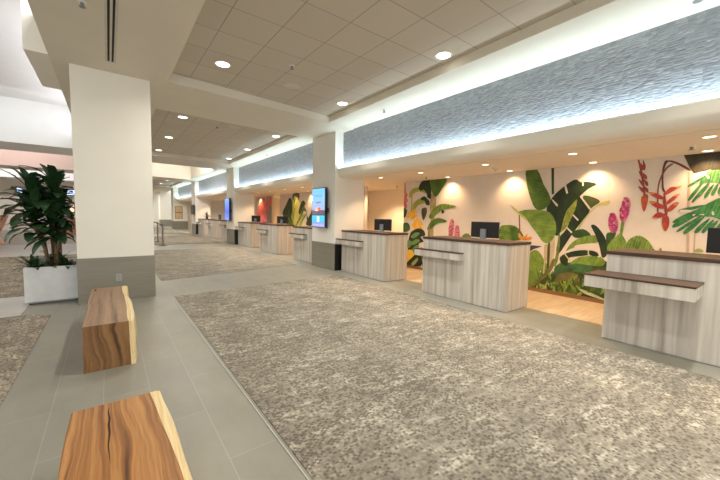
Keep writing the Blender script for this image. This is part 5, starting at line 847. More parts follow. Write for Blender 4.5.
# ------------------------------------------------------------------ desk-side bulkhead, frieze, bay ceiling, walls
ZB = 2.485
prof = [(4.99, ZB), (4.955, 2.487), (4.90, 2.505), (4.86, 2.545), (4.84, 2.59), (4.835, 2.70), (4.85, 2.715), (4.88, 2.715), (4.88, 2.66), (5.24, 2.66), (5.24, ZB)]
for k in range(4):
    y0 = YBACK if k == 0 else 8.60+PIT*(k-1)
    y1 = 7.40+PIT*k if k < 3 else 33.6
    bm = B(); prism(bm, prof, 'y', y0, y1); struct('wall_bulkhead_ledge', bm, M['cream'], smooth=True)
    bm = B(); box(bm, 5.02, 5.07, y0, y1, 2.66, ZU); struct('wall_upper_frieze', bm, M['frieze'])
    bm = B(); box(bm, 5.275, 8.6, y0-.6, y1+.6, ZB, ZB+.18); struct('ceiling_bay', bm, M['warm_wall'])
    m0 = YBACK if k == 0 else (8.9 if k == 1 else 8.05+PIT*(k-1))
    m1 = 7.0+PIT*k
    bm = B(); box(bm, XM, XM+.12, m0, m1, 0, ZB); struct('wall_right', bm, M['warm_wall'])
    bm = B(); box(bm, XM-.012, XM, m0, m1, 0, .075); struct('baseboard_right', bm, M['frame'])
    bm = B(); box(bm, 8.5, 8.6, m1-1.5, m1+3.7, 0, ZB); box(bm, XM+.12, 8.5, m1+3.6, m1+3.7, 0, ZB); box(bm, XM+.12, 8.5, m1-1.6, m1-1.5, 0, ZB)
    struct('wall_alcove', bm, M['warm_wall'])
# far end of the hall
struct('wall_end', box(B(), -10, 9, YEND-.1, YEND, 0, ZU), M['cream'])
bm = B(); box(bm, -.62, .3, 38, 38.15, 0, ZS); box(bm, .3, .62, 37.2, 38.15, 0, ZS); struct('wall_hall_end', bm, M['cream'])
bm = B(); box(bm, -.62, .63, 37.19, 37.99, 0, .7); 
struct('wall_hall_end_base', bm, M['base'])
bm = B(); box(bm, 5.75, 8.6, 33.9, 34.0, 0, ZB); struct('wall_bay_end', bm, M['cream'])
struct('wall_right_outer', box(B(), 8.6, 8.7, YBACK, YEND, 0, ZB+.2), M['warm_wall'])

# ------------------------------------------------------------------ wall murals (flat prints)
def smooth_poly(p):
    n = len(p); out = []
    for i in range(n):
        p0, p1, p2, p3 = [Vector(p[(i+j-1) % n]) for j in range(4)]
        # sharp tips stay sharp
        a, b = (p1-p0), (p2-p1)
        for t in (0, .33, .66):
            q = .5*((2*p1) + (p2-p0)*t + (2*p0-5*p1+4*p2-p3)*t*t + (3*p1-p0-3*p2+p3)*t**3)
            out.append(q)
    return out
def mural(label, shapes, y0, y1, bgA, bgB, extra=None):
    bm = B()
    lca = bm.loops.layers.float_color.new('ca'); lcb = bm.loops.layers.float_color.new('cb')
    lo = bm.loops.layers.float_vector.new('org') if hasattr(bm.loops.layers, 'float_vector') else None
    faces = []
    def add(P, ca, cb, ax, vein, sm, depth):
        pts = [tuple(p) for p in (smooth_poly(P) if sm and len(P) > 3 else P)]
        lim = [(min(max(y, y0), y1), min(max(z, .078), 2.483)) for y, z in pts]
        clean = []
        for q in lim:
            if not clean or (Vector(q)-Vector(clean[-1])).length > .002: clean.append(q)
        if (Vector(clean[0])-Vector(clean[-1])).length < .002: clean.pop()
        if len(clean) < 3: return
        try: f = bm.faces.new([bm.verts.new((XM-depth, y, z)) for y, z in clean])
        except Exception: return
        if ax:
            d = (Vector(ax[1])-Vector(ax[0])); d.normalize(); org = (0, ax[0][0], ax[0][1]); dv = (vein, d.x, d.y)
        else: org = (0, 0, 0); dv = (0, 1, 0)
        faces.append((ca, cb, org, dv))
    d = .004
    add([(y0, .078), (y1, .078), (y1, 2.483), (y0, 2.483)], bgA, bgB, None, 0, 0, d)
    seq = list(shapes)
    if extra: seq = extra + seq
    for (P, ca, cb, ax, vein, sm, fr) in seq:
        d += .00003; add(P, ca, cb, ax, vein, sm, d)
    me = bpy.data.meshes.new('mural'); bm.faces.ensure_lookup_table()
    bm.to_mesh(me); bm.free()
    for nm in ('ca', 'cb'):
        if nm in me.attributes: me.attributes.remove(me.attributes[nm])
    A = {n: me.attributes.new(n, 'FLOAT_VECTOR', 'FACE') for n in ('ca', 'cb', 'org', 'dirv')}
    for i, (ca, cb, org, dv) in enumerate(faces):
        for n, v in zip(('ca', 'cb', 'org', 'dirv'), (ca, cb, org, dv)): A[n].data[i].vector = v
    me.materials.append(M['mural'])
    o = bpy.data.objects.new('mural', me); C.objects.link(o)
    return tag(o, label, 'mural')
def fill_leaves(y0, y1, n, zmax):
    rnd = random.Random(3); out = []
    for i in range(n):
        y = rnd.uniform(y0, y1); z = rnd.uniform(.08, zmax*.55); a = rnd.uniform(.5, 2.6); L = rnd.uniform(.22, .5); w = L*rnd.uniform(.12, .26)
        dy, dz = math.cos(a), math.sin(a); ny, nz = -dz, dy
        pt = lambda t, s: (y+dy*L*t+ny*w*s, z+dz*L*t+nz*w*s)
        P = [pt(0, 0), pt(.3, .8), pt(.6, .9), pt(1, 0), pt(.6, -.9), pt(.3, -.8)]
        k = rnd.random(); g = (.03+.10*k, .07+.18*k, .012+.03*k)
        out.append((P, tuple(x*.55 for x in g), tuple(min(1, x*1.7) for x in g), (pt(0, 0), pt(1, 0)), .8, 1, 60))
    return out
hidden_left = fill_leaves(3.5, 6.9, 60, .8) + fill_leaves(-.8, 1.9, 60, .9) + fill_leaves(2.0, 3.3, 26, .55)
mural('tropical leaf and flower mural on the wall behind the three nearest desks', MURAL['A'], -.8, 7.0, (.72,.66,.60), (.76,.70,.64), hidden_left)
mural('mural of spiky yellow green leaves behind the desks past the advert column', MURAL['B'], 8.9, 15.85, (.72,.66,.60), (.76,.70,.64))
mural('distant mural of red ginger leaves, left of the yellow green leaf mural', MURAL['C'], 16.95, 19.4, (.70,.62,.54), (.74,.66,.58))

# ------------------------------------------------------------------ reception desks
def make_desk(label, shelf=(-.11, .81, 1.87, .732, .87), top=1.10):
    t = thing('reception_desk', label, 'desk', (0,0,0), 'reception desks')
    L, D = 1.74, .69
    b = mesh_obj('front_panel', box(B(), 0, .03, 0, L, .012, top-.042, .002), M['lam'], t)
    for y in (0, L-.03): mesh_obj('side_panel', box(B(), .03, D, y, y+.03, .012, top-.042, .002), M['lam'], t)
    mesh_obj('back_panel', box(B(), D-.25, D-.23, .03, L-.03, .012, top-.3), M['lam'], t)
    mesh_obj('counter_top', box(B(), -.012, D+.012, -.012, L+.012, top-.042, top, .003), M['dark'], t)['label'] = 'dark brown counter top'
    mesh_obj('toe_kick', box(B(), .01, D-.03, .01, L-.01, 0, .012), M['plinth'], t)
    x0, y0, y1, z0, z1 = shelf
    s = mesh_obj('shelf', box(B(), x0, -.001, y0, y1, z0, z1-.02, .002), M['lam'], t)
    mesh_obj('shelf_top', box(B(), x0-.004, -.001, y0-.004, y1+.004, z1-.02, z1, .002), M['dark'], s)
    return t
d1 = make_desk('near reception desk at the right edge, with the largest shelf in view', shelf=(-.46, .89, 1.82, .705, .855), top=1.105)
d1.location = (XD, -.36, 0)
d2 = make_desk('middle of the three nearest reception desks, standing free on the tile')
d2.location = (XD, 2.65, 0)
dup(d2, (XD, 5.50, 0), 'reception desk right beside the advert column, near side')
labs = ['reception desk directly beyond the advert column', 'middle desk of the three beyond the advert column', 'third desk beyond the advert column, next to the far blue screen']
for y, l in zip((2.65, 5.50), ('', '')): pass
for y, l in zip((-.46, 2.64, 5.50), labs): dup(d2, (XD, y+PIT, 0), l)
labs = ['far desk just past the far blue screen', 'middle desk of the far three with dark plant behind', 'farthest reception desk, by the black hanging screen']
for y, l in zip((-.40, 2.65, 5.50), labs): dup(d2, (XD, y+2*PIT, 0), l)

# ------------------------------------------------------------------ monitors
def make_monitor(label, w=.54):
    t = thing('computer_monitor', label, 'monitor', (0,0,0), 'desk monitors')
    h = mesh_obj('housing', box(B(), -.012, .022, -w/2, w/2, .035, .315, .008), M['black'], t)
    mesh_obj('screen', box(B(), .0222, .024, -w/2+.012, w/2-.012, .05, .30), M['black'], t)
    mesh_obj('stand_neck', box(B(), -.06, -.013, -.05, .05, .012, .19, .006), M['greyplastic'], t)['label'] = 'grey stand neck'
    mesh_obj('stand_base', box(B(), -.11, .10, -.11, .11, 0, .012, .004), M['greyplastic'], t)
    return t
m1 = make_monitor('black monitor on the middle near desk, seen from behind'); m1.location = (5.30, 3.32, 1.10)
dup(m1, (5.30, 6.06, 1.10), 'black monitor on the desk beside the advert column', rz=.12)
dup(m1, (5.30, .31, 1.105), 'black monitor cut by the right edge, below the monstera leaf')
dup(m1, (5.30, 11.9, 1.10), 'black monitor on the middle desk beyond the advert column, below the yellow green leaf mural', rz=.4)
dup(m1, (5.30, 14.75, 1.10), 'black monitor on the third desk beyond the advert column, before the red mural', rz=.4)
dup(m1, (5.30, 20.9, 1.10), 'tiny black monitor on the middle desk of the far three')

# ------------------------------------------------------------------ digital displays on the columns
def make_display(name, label, scr):
    t = thing(name, label, 'screen', (0,0,0))
    mesh_obj('housing', box(B(), -.035, .035, -.36, .36, 0, 1.09, .006), M['black'], t)
    mesh_obj('screen', box(B(), -.0365, -.0352, -.345, .345, .02, 1.07), scr, t)['label'] = 'lit picture'
    mesh_obj('wall_mount', box(B(), .034, .115, -.10, .10, .45, .68, .004), M['black'], t)
    mesh_obj('camera_box', box(B(), .0, .05, -.42, -.359, .43, .53, .005), M['black'], t)
    return t
a = make_display('advert_screen', 'tall lit advert screen with blue sky on the nearer linen column', M['advert']); a.location = (4.655, 8.0, 1.14)
a = make_display('display_screen', 'tall blue lit screen on the second linen column', M['blue']); a.location = (4.655, 16.86, 1.14)
t = thing('hanging_screen', 'small black screen on the farther column past the last desk', 'screen', (4.66, 25.35, 1.38))
mesh_obj('housing', box(B(), -.03, .03, -.5, .5, 0, .66, .006), M['black'], t); mesh_obj('wall_mount', box(B(), .03, .11, -.1, .1, .2, .42), M['black'], t)

# ------------------------------------------------------------------ live-edge benches
def make_bench(label, loc, L, W, H, hw0, hw1, wob, mat, seed):
    # local x across 0..W, y along 0..L; hw0 -> hw1 is where the sapwood starts, near to far end
    t = thing('wooden_bench', label, 'bench', loc)
    n = 48
    def wave(y, amp): return amp*(math.sin(y*4.3+seed)+.45*math.sin(y*9.1+seed*2.3))
    def inner(y): return min(W-.004, hw0 + (hw1-hw0)*y/L + wave(y, wob*.45))
    def loft(bm, secs, mi_end=0):
        prev = None; first = None
        for pts, y in secs:
            vs = [bm.verts.new((p[0], y, p[1])) for p in pts]
            if prev:
                for k in range(len(vs)): bm.faces.new((prev[k], prev[(k+1) % len(vs)], vs[(k+1) % len(vs)], vs[k]))
            else: first = vs
            prev = vs
        for e in (first, prev): bm.faces.new(e).material_index = mi_end
    secs = []; sap = []
    for i in range(n+1):
        y = L*i/n; xe = inner(y); left = .005*math.sin(y*6+seed)
        secs.append(([(left, 0), (left, H-.006), (left+.006, H), (xe*.5, H), (xe, H), (xe+.012, 0)], y))
        xo = max(xe+.016, W + wave(y+.3, wob))
        sap.append(([(xe+.0005, H), ((xe+xo)*.5, H+.0012), (xo-.006, H-.004), (xo, H-.02), (xo+.010, H*.6), (xo+.002, H*.3), (xo+.010, 0), (xe+.0125, 0)], y))
    bm = B(); loft(bm, secs, 1)
    mesh_obj('body', bm, [mat, M['endgrain_shaded']], t)
    bm = B(); loft(bm, sap)
    mesh_obj('live_edge', bm, M['sap'], t)['label'] = 'pale sapwood edge'
    return t
bA = make_bench('dark brown slab bench with a live edge, next to the column base', (-.215, 3.79, 0), 1.86, .395, .43, .342, .335, .012, M['bench2'], 4.0)
bB = make_bench('orange brown slab bench at the bottom edge with a crack in its top', (-.185, .22, 0), 1.97, .415, .43, .455, .345, .010, M['bench'], 1.2)
def crack(parent, pts, w, z):
    bm = B(); n = len(pts); up = []; dn = []
    for i, (x, y) in enumerate(pts):
        ww = w*math.sin(PI*(i+.15)/(n-.7))
        up.append(bm.verts.new((x-ww, y, z))); dn.append(bm.verts.new((x+ww, y, z)))
    for i in range(n-1): bm.faces.new((up[i], up[i+1], dn[i+1], dn[i]))
    return mesh_obj('crack', bm, M['crack'], parent)
crack(bB, [(.158, 1.93), (.155, 1.87), (.160, 1.80), (.157, 1.74), (.160, 1.66), (.155, 1.56), (.162, 1.42)], .005, .4306)
crack(bA, [(.04, 1.80), (.05, 1.76), (.046, 1.70), (.056, 1.64)], .008, .4306)

# ------------------------------------------------------------------ planter with plants
t = thing('planter_box', 'white square planter beside the column, holding the tall plant', 'planter', (-.745, 7.06+.31, 0))
bm = B()
box(bm, -.315, .315, -.315, .315, .045, .08); 
for x0, x1, y0, y1 in ((-.315, .315, -.315, -.285), (-.315, .315, .285, .315), (-.315, -.285, -.285, .285), (.285, .315, -.285, .285)): box(bm, x0, x1, y0, y1, .08, .585)
mesh_obj('box', bm, M['planter'], t)
mesh_obj('plinth', box(B(), -.28, .28, -.28, .28, .012, .045), M['plinth'], t)
for x in (-.25, .25):
    for y in (-.25, .25): mesh_obj('caster', lathe(B(), [(.02, 0), (.025, .006), (.025, .014), (.02, .02)], x, y, 10), M['black'], t)
mesh_obj('soil', box(B(), -.284, .284, -.284, .284, .50, .53), M['soil'], t)

def leaf(bm, base, az, el, L, w, droop, rnd, fold=.25, xmax=None):
    if xmax is not None and math.cos(az) > .05: L = min(L, (xmax-base[0]-w*abs(math.sin(az)))/(.9*math.cos(az)))
    if L < .08: return
    n = 7
    p = Vector(base); a = el; prevs = None
    d = Vector((math.cos(az), math.sin(az), 0)); side = Vector((-math.sin(az), math.cos(az), 0))
    for i in range(n+1):
        s = i/n
        ww = w*max(.06, math.sin(PI*min(1, s*.90+.10))**.6)
        up = Vector((-d.x*math.sin(a), -d.y*math.sin(a), math.cos(a)))
        wv = .006*math.sin(s*14+az*3)
        l = bm.verts.new(p - side*ww + up*(ww*fold+wv)); c = bm.verts.new(p); r = bm.verts.new(p + side*ww + up*(ww*fold-wv))
        if prevs: bm.faces.new((prevs[0], prevs[1], c, l)); bm.faces.new((prevs[1], prevs[2], r, c))
        prevs = (l, c, r)
        p = p + (d*math.cos(a) + Vector((0, 0, 1))*math.sin(a))*(L/n)
        a -= droop/n*(.5+s)
px, py = -.745, 7.37
t = thing('corn_plant', 'tall dark green cane plant growing in the white planter', 'plant', (px, py, .53))
rnd = random.Random(11)
canes = [((.03, .02), (.05, .02), 1.32, 1.1), ((-.06, .05), (-.22, .04), 1.22, 1.15), ((.08, -.04), (.12, -.06), 1.08, .8), ((.0, .10), (-.04, .14), 1.0, .95), ((-.04, -.05), (-.20, -.10), .92, 1.0), ((.05, -.10), (.04, -.16), .84, .9)]
for (bx, by), (tx, ty), h, k_ in canes:
    tube_b = B(); tube(tube_b, [(bx, by, -.03), (bx*.7+tx*.3, by*.7+ty*.3, h*.35), (tx, ty, h*.75), (tx, ty, h)], [.028, .024, .021, .016], 9)
    mesh_obj('cane', tube_b, M['cane'], t, True)
    bm = B(); nl = 32
    for k in range(nl):
        f = k/nl
        z = h-.34 + f*.42
        az = k*2.4+h*5
        el = -.15 + f*1.45 + rnd.uniform(-.2, .2)
        leaf(bm, (tx+.012*math.cos(az), ty+.012*math.sin(az), z), az, el, k_*rnd.uniform(.34, .56)*(1-.2*f), rnd.uniform(.055, .078), rnd.uniform(.8, 1.7), rnd, xmax=.305)
    mesh_obj('foliage', bm, M['leaf'], t, True)
bushes = [(-.95, 7.20, 'low leafy plant at the left corner of the white planter'), (-.56, 7.18, 'low leafy plant at the right corner of the white planter'), (-.75, 7.55, 'low leafy plant at the back of the white planter')]
for x, y, lab in bushes:
    bm = B()
    for k in range(34):
        az = k*2.4; el = rnd.uniform(.25, 1.35)
        leaf(bm, (.02*math.cos(az), .02*math.sin(az), .02), az, el, rnd.uniform(.18, .32), rnd.uniform(.022, .034), rnd.uniform(.5, 1.3), rnd, xmax=-.45-x)
    t = thing('leafy_plant', lab, 'plant', (x, y, .53), 'low plants in the planter')
    mesh_obj('foliage', bm, M['leaf2'], t, True); mesh_obj('stem', tube(B(), [(0, 0, -.01), (0, 0, .06)], .012, 6), M['cane'], t)

# ------------------------------------------------------------------ ceiling fittings
def lamp_proto(name, r, mat, ringmat, label, cat, group):
    t = thing(name, label, cat, (0,0,0), group)
    bm = B(); seg = 24
    prof = [(r*.80, 0.02), (r*.80, -.002), (r*.86, -.006), (r, -.004), (r, .0)]
    rings = [[bm.verts.new((q*math.cos(2*PI*i/seg), q*math.sin(2*PI*i/seg), z)) for i in range(seg)] for q, z in prof]
    for a_, b_ in zip(rings, rings[1:]):
        for i in range(seg): bm.faces.new((a_[i], a_[(i+1) % seg], b_[(i+1) % seg], b_[i]))
    mesh_obj('trim_ring', bm, ringmat, t)
    bm = B(); bm.faces.new([bm.verts.new((r*.80*math.cos(2*PI*i/seg), r*.80*math.sin(2*PI*i/seg), -.001)) for i in range(seg)])
    mesh_obj('lens', bm, mat, t)['label'] = 'lit lens'
    return t
DL = [((1.50, 5.63), 'downlight over the far end of the left bench, nearest the first column'), ((3.93, 3.25), 'downlight nearest the camera along the cove edge'), ((3.97, 5.91), 'second downlight along the cove edge, before the cross beam'),
      ((1.52, 9.29), 'first downlight beyond the cross beam, above the column side'), ((1.57, 12.03), 'second downlight beyond the cross beam, above the column side'), ((1.58, 14.75), 'third downlight beyond the cross beam, above the column side'),
      ((4.07, 9.61), 'first downlight beyond the cross beam along the cove edge'), ((4.10, 12.25), 'second downlight beyond the cross beam along the cove edge'), ((4.15, 14.8), 'third downlight beyond the cross beam along the cove edge'),
      ((3.5, 28.2), 'faint downlight in the far low ceiling'), ((3.45, 31.2), 'faintest downlight in the far low ceiling')]
proto = None
for (x, y), lab in DL:
    z = ZT-.001 if y < 26 else ZT-.001
    if proto is None: proto = lamp_proto('recessed_downlight', .125, M['lamp'], M['whiteplastic'], lab, 'ceiling light', 'recessed downlights'); proto.location = (x, y, z)
    else: dup(proto, (x, y, z), lab)
DOWN = [(x, y) for (x, y), l in DL] + [(1.5, .2), (1.5, 2.9), (1.5, -2.5), (4.0, .5), (4.0, -2.2), (2.75, -2.5)]
WARM = (1, .945, .85)
for x, y in DOWN:
    area('downlight_lamp', (x, y, ZT-.012), .18, P_DOWN*(1.5 if x < 3 else 1.0), WARM, spread=150 if x < 3 else 84)
# bay spotlights
SP = []
proto = None
names = ['nearest', 'second', 'third', 'fourth', 'fifth']
for k in range(3):
    ys = [(.68, .81), (2.12, 2.20), (3.59, 3.70), (5.21, 5.30), (6.6, 6.75)]
    for j, (ya, yb) in enumerate(ys):
        if k == 2 and j % 2: continue
        for x, y in ((5.66, ya), (6.74, yb)):
            if x > 6 and j == 4: continue
            yy = y + k*PIT
            lab = '%s warm spotlight %s, %s' % (names[j], ['before the advert column', 'past the advert column', 'in the farthest bay'][k], 'above the desk fronts' if x < 6 else 'close to the mural')
            if proto is None: proto = lamp_proto('recessed_spotlight', .07, M['lampw'], M['whiteplastic'], lab, 'spotlight', 'bay spotlights'); proto.location = (x, yy, ZB-.001)
            else: dup(proto, (x, yy, ZB-.001), lab)
            SP.append((x, yy))
for x, y in SP:
    if x > 6: spot('wall_spot', (x-.03, y, ZB-.03), P_WALL, (1, .62, .32), 115, .9, (.24, 0, -1))
    else: spot('desk_spot', (x, y, ZB-.03), P_DESK, (1, .66, .38), 120, .7)
for y in (-1.0, -2.6): spot('desk_spot', (5.66, y, ZB-.03), P_DESK, (1, .66, .38), 120, .7); spot('wall_spot', (6.7, y, ZB-.03), P_WALL, (1, .62, .32), 115, .9, (.24, 0, -1))
for k in range(3): spot('alcove_spot', (7.5, 8.7+PIT*k, ZB-.03), P_DESK*2.6, (1, .66, .36), 130, .7)

# sprinklers, detectors, speakers
def sprinkler(x, y, z, lab, s=1.0):
    t = thing('sprinkler_head', lab, 'sprinkler', (x, y, z))
    mesh_obj('escutcheon', lathe(B(), [(.0, 0), (.035*s, -.001), (.03*s, -.008), (.0, -.009)][1:3], 0, 0, 14), M['whiteplastic'], t)
    mesh_obj('body', lathe(B(), [(.012*s, -.008), (.014*s, -.03), (.008*s, -.045), (.024*s, -.048), (.024*s, -.052)], 0, 0, 10), M['greyplastic'], t)
    return t
sprinkler(2.37, 4.97, ZT, 'dark sprinkler head in the ceiling tiles nearest the camera', 1.3)
sprinkler(2.40, 9.61, ZT, 'sprinkler head in the tiles beyond the cross beam, near the round speaker', 1.3)
sprinkler(-.16, 4.71, ZS, 'sprinkler head on the painted soffit left of the long vent', 1.2)
S2 = [(4.62, .72, 'sprinkler head on the bright soffit over the frieze, at the upper right', 1.6), (4.60, 5.30, 'sprinkler head on the bright soffit over the frieze, left end', 1.3), (4.70, 11.9, 'tiny sprinkler head on the soffit beyond the advert column', 1.3)]
for x, y, l, s in S2: sprinkler(x, y, ZS, l, s)
sprinkler(6.2, .90, ZB, 'sprinkler head in the desk bay ceiling above the hanging red flowers', 1.5)
sprinkler(6.33, 5.64, ZB, 'sprinkler head in the bay ceiling above the tall banana plant of the mural', 1.2)
sprinkler(7.57, 8.0, ZB, 'sprinkler head in the alcove ceiling beside the advert column', 1.4)
t = thing('smoke_detector', 'round smoke detector in the desk bay ceiling between two spotlights', 'smoke detector', (6.16, 3.68, ZB))
mesh_obj('body', lathe(B(), [(.065, 0), (.065, -.015), (.05, -.03), (.03, -.045), (.02, -.047)], 0, 0, 18), M['offwhite'], t, True); mesh_obj('sensor', lathe(B(), [(.018, -.046), (.018, -.055), (.01, -.06)], 0, 0, 10), M['greyplastic'], t)
for x, y, l in ((2.73, 5.72, 'round ceiling speaker in the tiles nearest the camera'), (2.78, 9.40, 'round ceiling speaker in the tiles beyond the cross beam'), (2.8, 14.6, 'round ceiling speaker in the tiles, farthest of three')):
    t = thing('ceiling_speaker', l, 'speaker', (x, y, ZT))
    mesh_obj('rim', lathe(B(), [(.15, 0), (.15, -.006), (.135, -.008), (.135, -.004)], 0, 0, 28), M['offwhite'], t, True)
    mesh_obj('grille', lathe(B(), [(.134, -.004), (.08, -.008), (.02, -.010)], 0, 0, 28), M['offwhite'], t, True)
t = thing('linear_vent', 'long slot air vent with two black slots in the painted soffit', 'vent', (.085, 0, ZS))
bm = B(); 
for x0, x1 in ((-.062, -.036), (-.012, .012), (.036, .062)): box(bm, x0, x1, 1.2, 6.26, -.006, 0)
box(bm, -.062, .062, 6.24, 6.265, -.006, 0)
mesh_obj('frame', bm, M['offwhite'], t)
for x0, x1 in ((-.036, -.012), (.012, .036)): mesh_obj('slot', box(B(), x0, x1, 1.2, 6.24, -.002, -.0005), M['slot'], t)
# outlet on the column base
t = thing('wall_outlet', 'grey outlet plate on the tiled base of the first column', 'outlet', (.11, 6.712, .385))
mesh_obj('plate', box(B(), -.042, .038, -.007, -.0005, -.06, .06, .002), M['steelplate'], t)
for z in (-.03, .02): mesh_obj('socket', box(B(), -.016, .016, -.009, -.007, z-.012, z+.016, .001), M['steel'], t)

# ------------------------------------------------------------------ stanchions and far things
st = None
for x, y, l in ((1.88, 16.9, 'nearest of three belt stanchions right of the first column'), (1.93, 19.2, 'middle of three belt stanchions right of the first column'), (1.93, 21.3, 'farthest of three belt stanchions right of the first column')):
    if st: dup(st, (x, y, .007 if y < 23 else 0), l); continue
    st = thing('belt_stanchion', l, 'stanchion', (x, y, 0), 'belt stanchions')
    mesh_obj('base', lathe(B(), [(.17, 0), (.17, .012), (.05, .03), (.03, .05)], 0, 0, 20), M['black'], st, True)
    mesh_obj('post', lathe(B(), [(.030, .03), (.030, .93), (.034, .94), (.034, 1.0), (.02, 1.01)], 0, 0, 14), M['steel'], st, True)
    mesh_obj('belt', box(B(), -.03, .0, .035, 2.0, .92, .97), M['black'], st)
t = thing('framed_notice', 'brown framed notice on the far cream column at the end of the hall', 'notice', (5.03, 33.585, .95))
mesh_obj('frame', box(B(), -.31, .31, -.03, 0, 0, 1.12, .01), M['frame'], t)
mesh_obj('sheet', box(B(), -.27, .27, -.033, -.031, .04, .52), M['paper'], t); mesh_obj('sheet', box(B(), -.27, .27, -.033, -.031, .60, 1.08), M['paper'], t)
# dark potted plant on a far desk
t = thing('potted_plant', 'small dark spiky plant standing on the farthest desk', 'plant', (5.25, 23.9, 1.10))
mesh_obj('pot', lathe(B(), [(.07, 0), (.09, .12), (.08, .12), (.06, .03)], 0, 0, 14), M['black'], t, True)
bm = B()
for k in range(18): leaf(bm, (0, 0, .11), k*2.4, rnd.uniform(.2, 1.4), rnd.uniform(.25, .55), .03, rnd.uniform(.4, 1.3), rnd)
mesh_obj('foliage', bm, M['leaf'], t, True)
t = thing('lit_shelf_wall', 'warm lit shelf wall with a white light bar behind the far three desks', 'display', (6.90, 21.8, 0))
mesh_obj('panel', box(B(), 0, .03, -1.9, 1.9, .9, 2.0), M['signwarm'], t); mesh_obj('light_bar', box(B(), -.05, .03, -1.95, 1.95, 2.05, 2.25), M['signwhite'], t)
for z in (1.2, 1.55, 1.9): mesh_obj('shelf', box(B(), -.22, -.0005, -1.9, 1.9, z-.02, z+.02), M['frame'], t)
# shop-like back of the left lobby
struct('wall_lobby_back', box(B(), -9.9, -.62, 34.0, 34.1, 0, ZU), M['warm_wall'])
for x, l in ((-4.9, 'blue lit sign far behind the plant, left end'), (-2.95, 'blue lit sign far behind the plant, middle'), (-2.2, 'blue lit sign far behind the plant, beside the column')):
    t = thing('lit_sign', l, 'sign', (x, 33.96, 2.62)); mesh_obj('housing', box(B(), -.36, .36, -.03, .03, -.02, .52, .01), M['black'], t); mesh_obj('panel', box(B(), -.30, .30, -.034, -.031, .06, .44), M['signblue'], t)
t = thing('display_niche', 'warm lit display niche far behind the plant', 'display', (-2.6, 33.95, 1.3)); mesh_obj('frame', box(B(), -.55, .55, -.05, .04, 0, .85, .01), M['frame'], t); mesh_obj('panel', box(B(), -.48, .48, -.055, -.051, .1, .72), M['signwarm'], t)
t = thing('service_counter', 'salmon rounded counter at the left edge behind the plant', 'counter', (-4.1, 19.0, 0))
mesh_obj('body', lathe(B(), [(.55, 0), (.75, .12), (.62, .45), (.78, .85), (.9, 1.2), (.9, 1.25), (.6, 1.25)], 0, 0, 32), M['copper'], t, True); mesh_obj('counter_top', lathe(B(), [(.95, 1.25), (.95, 1.30), (.9, 1.31)], 0, 0, 32), M['cream'], t)
t = thing('wall_shelf_unit', 'low wooden cabinet far behind the plant canes', 'cabinet', (-1.9, 27.5, 0)); mesh_obj('body', box(B(), -.8, .8, -.25, .25, 0, 1.0, .02), M['copper'], t); mesh_obj('cabinet_top', box(B(), -.83, .83, -.28, .28, 1.0, 1.04, .005), M['dark'], t)

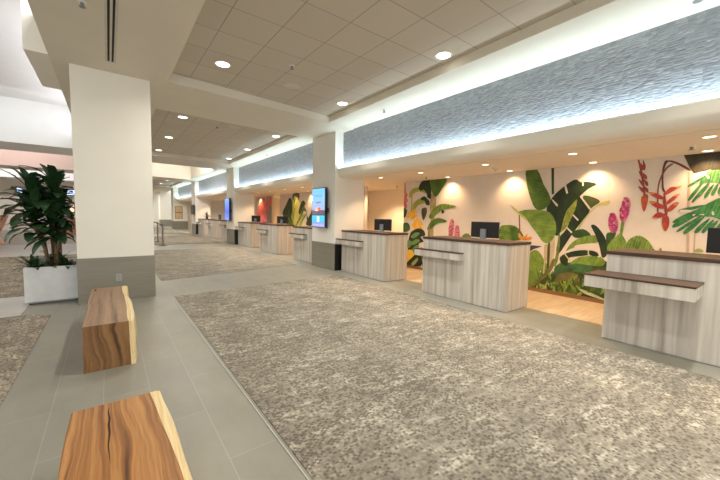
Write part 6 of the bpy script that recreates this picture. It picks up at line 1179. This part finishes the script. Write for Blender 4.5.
# ------------------------------------------------------------------ lights in the coves, and an added lobby fill
COOL = (.74, .92, 1.0)
for k in range(4):
    y0 = -4.6 if k == 0 else 8.72+PIT*(k-1)
    y1 = 7.34+PIT*k
    area('cove_strip', (4.91, (y0+y1)/2, 2.68), .04, P_COVE*(y1-y0), COOL, (.12, 0, 1), 180, size_y=y1-y0)
area('lobby_cove', (-.69, 5.2, 4.35), .35, P_LOB, (.95,.93,1.0), (-1, 0, .25), 180, size_y=20)
area('lobby_beam_cove', (-4.5, 14.0, 4.9), 6.5, P_LOB*.13, (.88,.97,1.0), (0, .8, -.6), 150, size_y=.25, long_y=False)
area('lobby_beam_cove_warm', (-4.5, 22.2, 4.9), 6.5, P_LOB*.42, (1,.66,.58), (0, .6, -.8), 170, size_y=.25, long_y=False)
area('lobby_fill_light', (-6.2, 9.5, ZU-.03), 3.5, P_LOB*1.3, (1,.98,.95), (0, 0, -1), 175, size_y=8)  # added fill kept out of view, brightens the lobby carpet
area('lobby_far_cove', (-4.5, 30, 4.9), 6.5, P_LOB*.9, (1,.95,.95), (0, .4, -.9), 170, size_y=.25, long_y=False)
area('recess_cove', (2.5, 18.2, 4.6), 3.0, 260, (1,.93,.86), (0, .9, -.3), 170, size_y=.15, long_y=False)
area('hall_end_light', (2.5, 41, ZS-.05), 1.5, 260, (1,.9,.78), (0, 0, -1), 170, size_y=6)
area('far_bay_light', (2.6, 29.5, ZT-.1), 1.5, 150, (1,.9,.78), (0, 0, -1), 170, size_y=4)

# ------------------------------------------------------------------ world, camera, view
w = bpy.data.worlds.new('world'); bpy.context.scene.world = w; w.use_nodes = True
bg = w.node_tree.nodes['Background']; bg.inputs[0].default_value = (.975, 1, .975, 1); bg.inputs[1].default_value = P_WORLD
cd = bpy.data.cameras.new('camera'); cam = bpy.data.objects.new('camera', cd); C.objects.link(cam)
f, yaw, pitch, roll, H = 330.019, -0.6509, -0.0716, 0.0193, 1.47
cy, sy, cp, sp = math.cos(yaw), math.sin(yaw), math.cos(pitch), math.sin(pitch)
F = Vector((-sy*cp, cy*cp, sp)); Rt = Vector((cy, sy, 0)); U = Rt.cross(F)
c, s = math.cos(roll), math.sin(roll)
R_ = c*Rt + s*U; U_ = -s*Rt + c*U
mw = Matrix.Identity(4)
for i in range(3): mw[i][0] = R_[i]; mw[i][1] = U_[i]; mw[i][2] = -F[i]
mw[0][3], mw[1][3], mw[2][3] = 0, 0, H
cam.matrix_world = mw
cd.sensor_fit = 'HORIZONTAL'; cd.sensor_width = 36; cd.lens = f/720*36; cd.clip_start = .02
sc = bpy.context.scene; sc.camera = cam
vs = sc.view_settings; sc.display_settings.display_device = 'sRGB'; vs.view_transform = 'Standard'; vs.look = 'None'; vs.gamma = 1; vs.exposure = EXPOSURE; vs.use_curve_mapping = False
sc.cycles.max_bounces = 10; sc.cycles.diffuse_bounces = 6; sc.cycles.use_denoising = True; sc.cycles.sample_clamp_indirect = 8
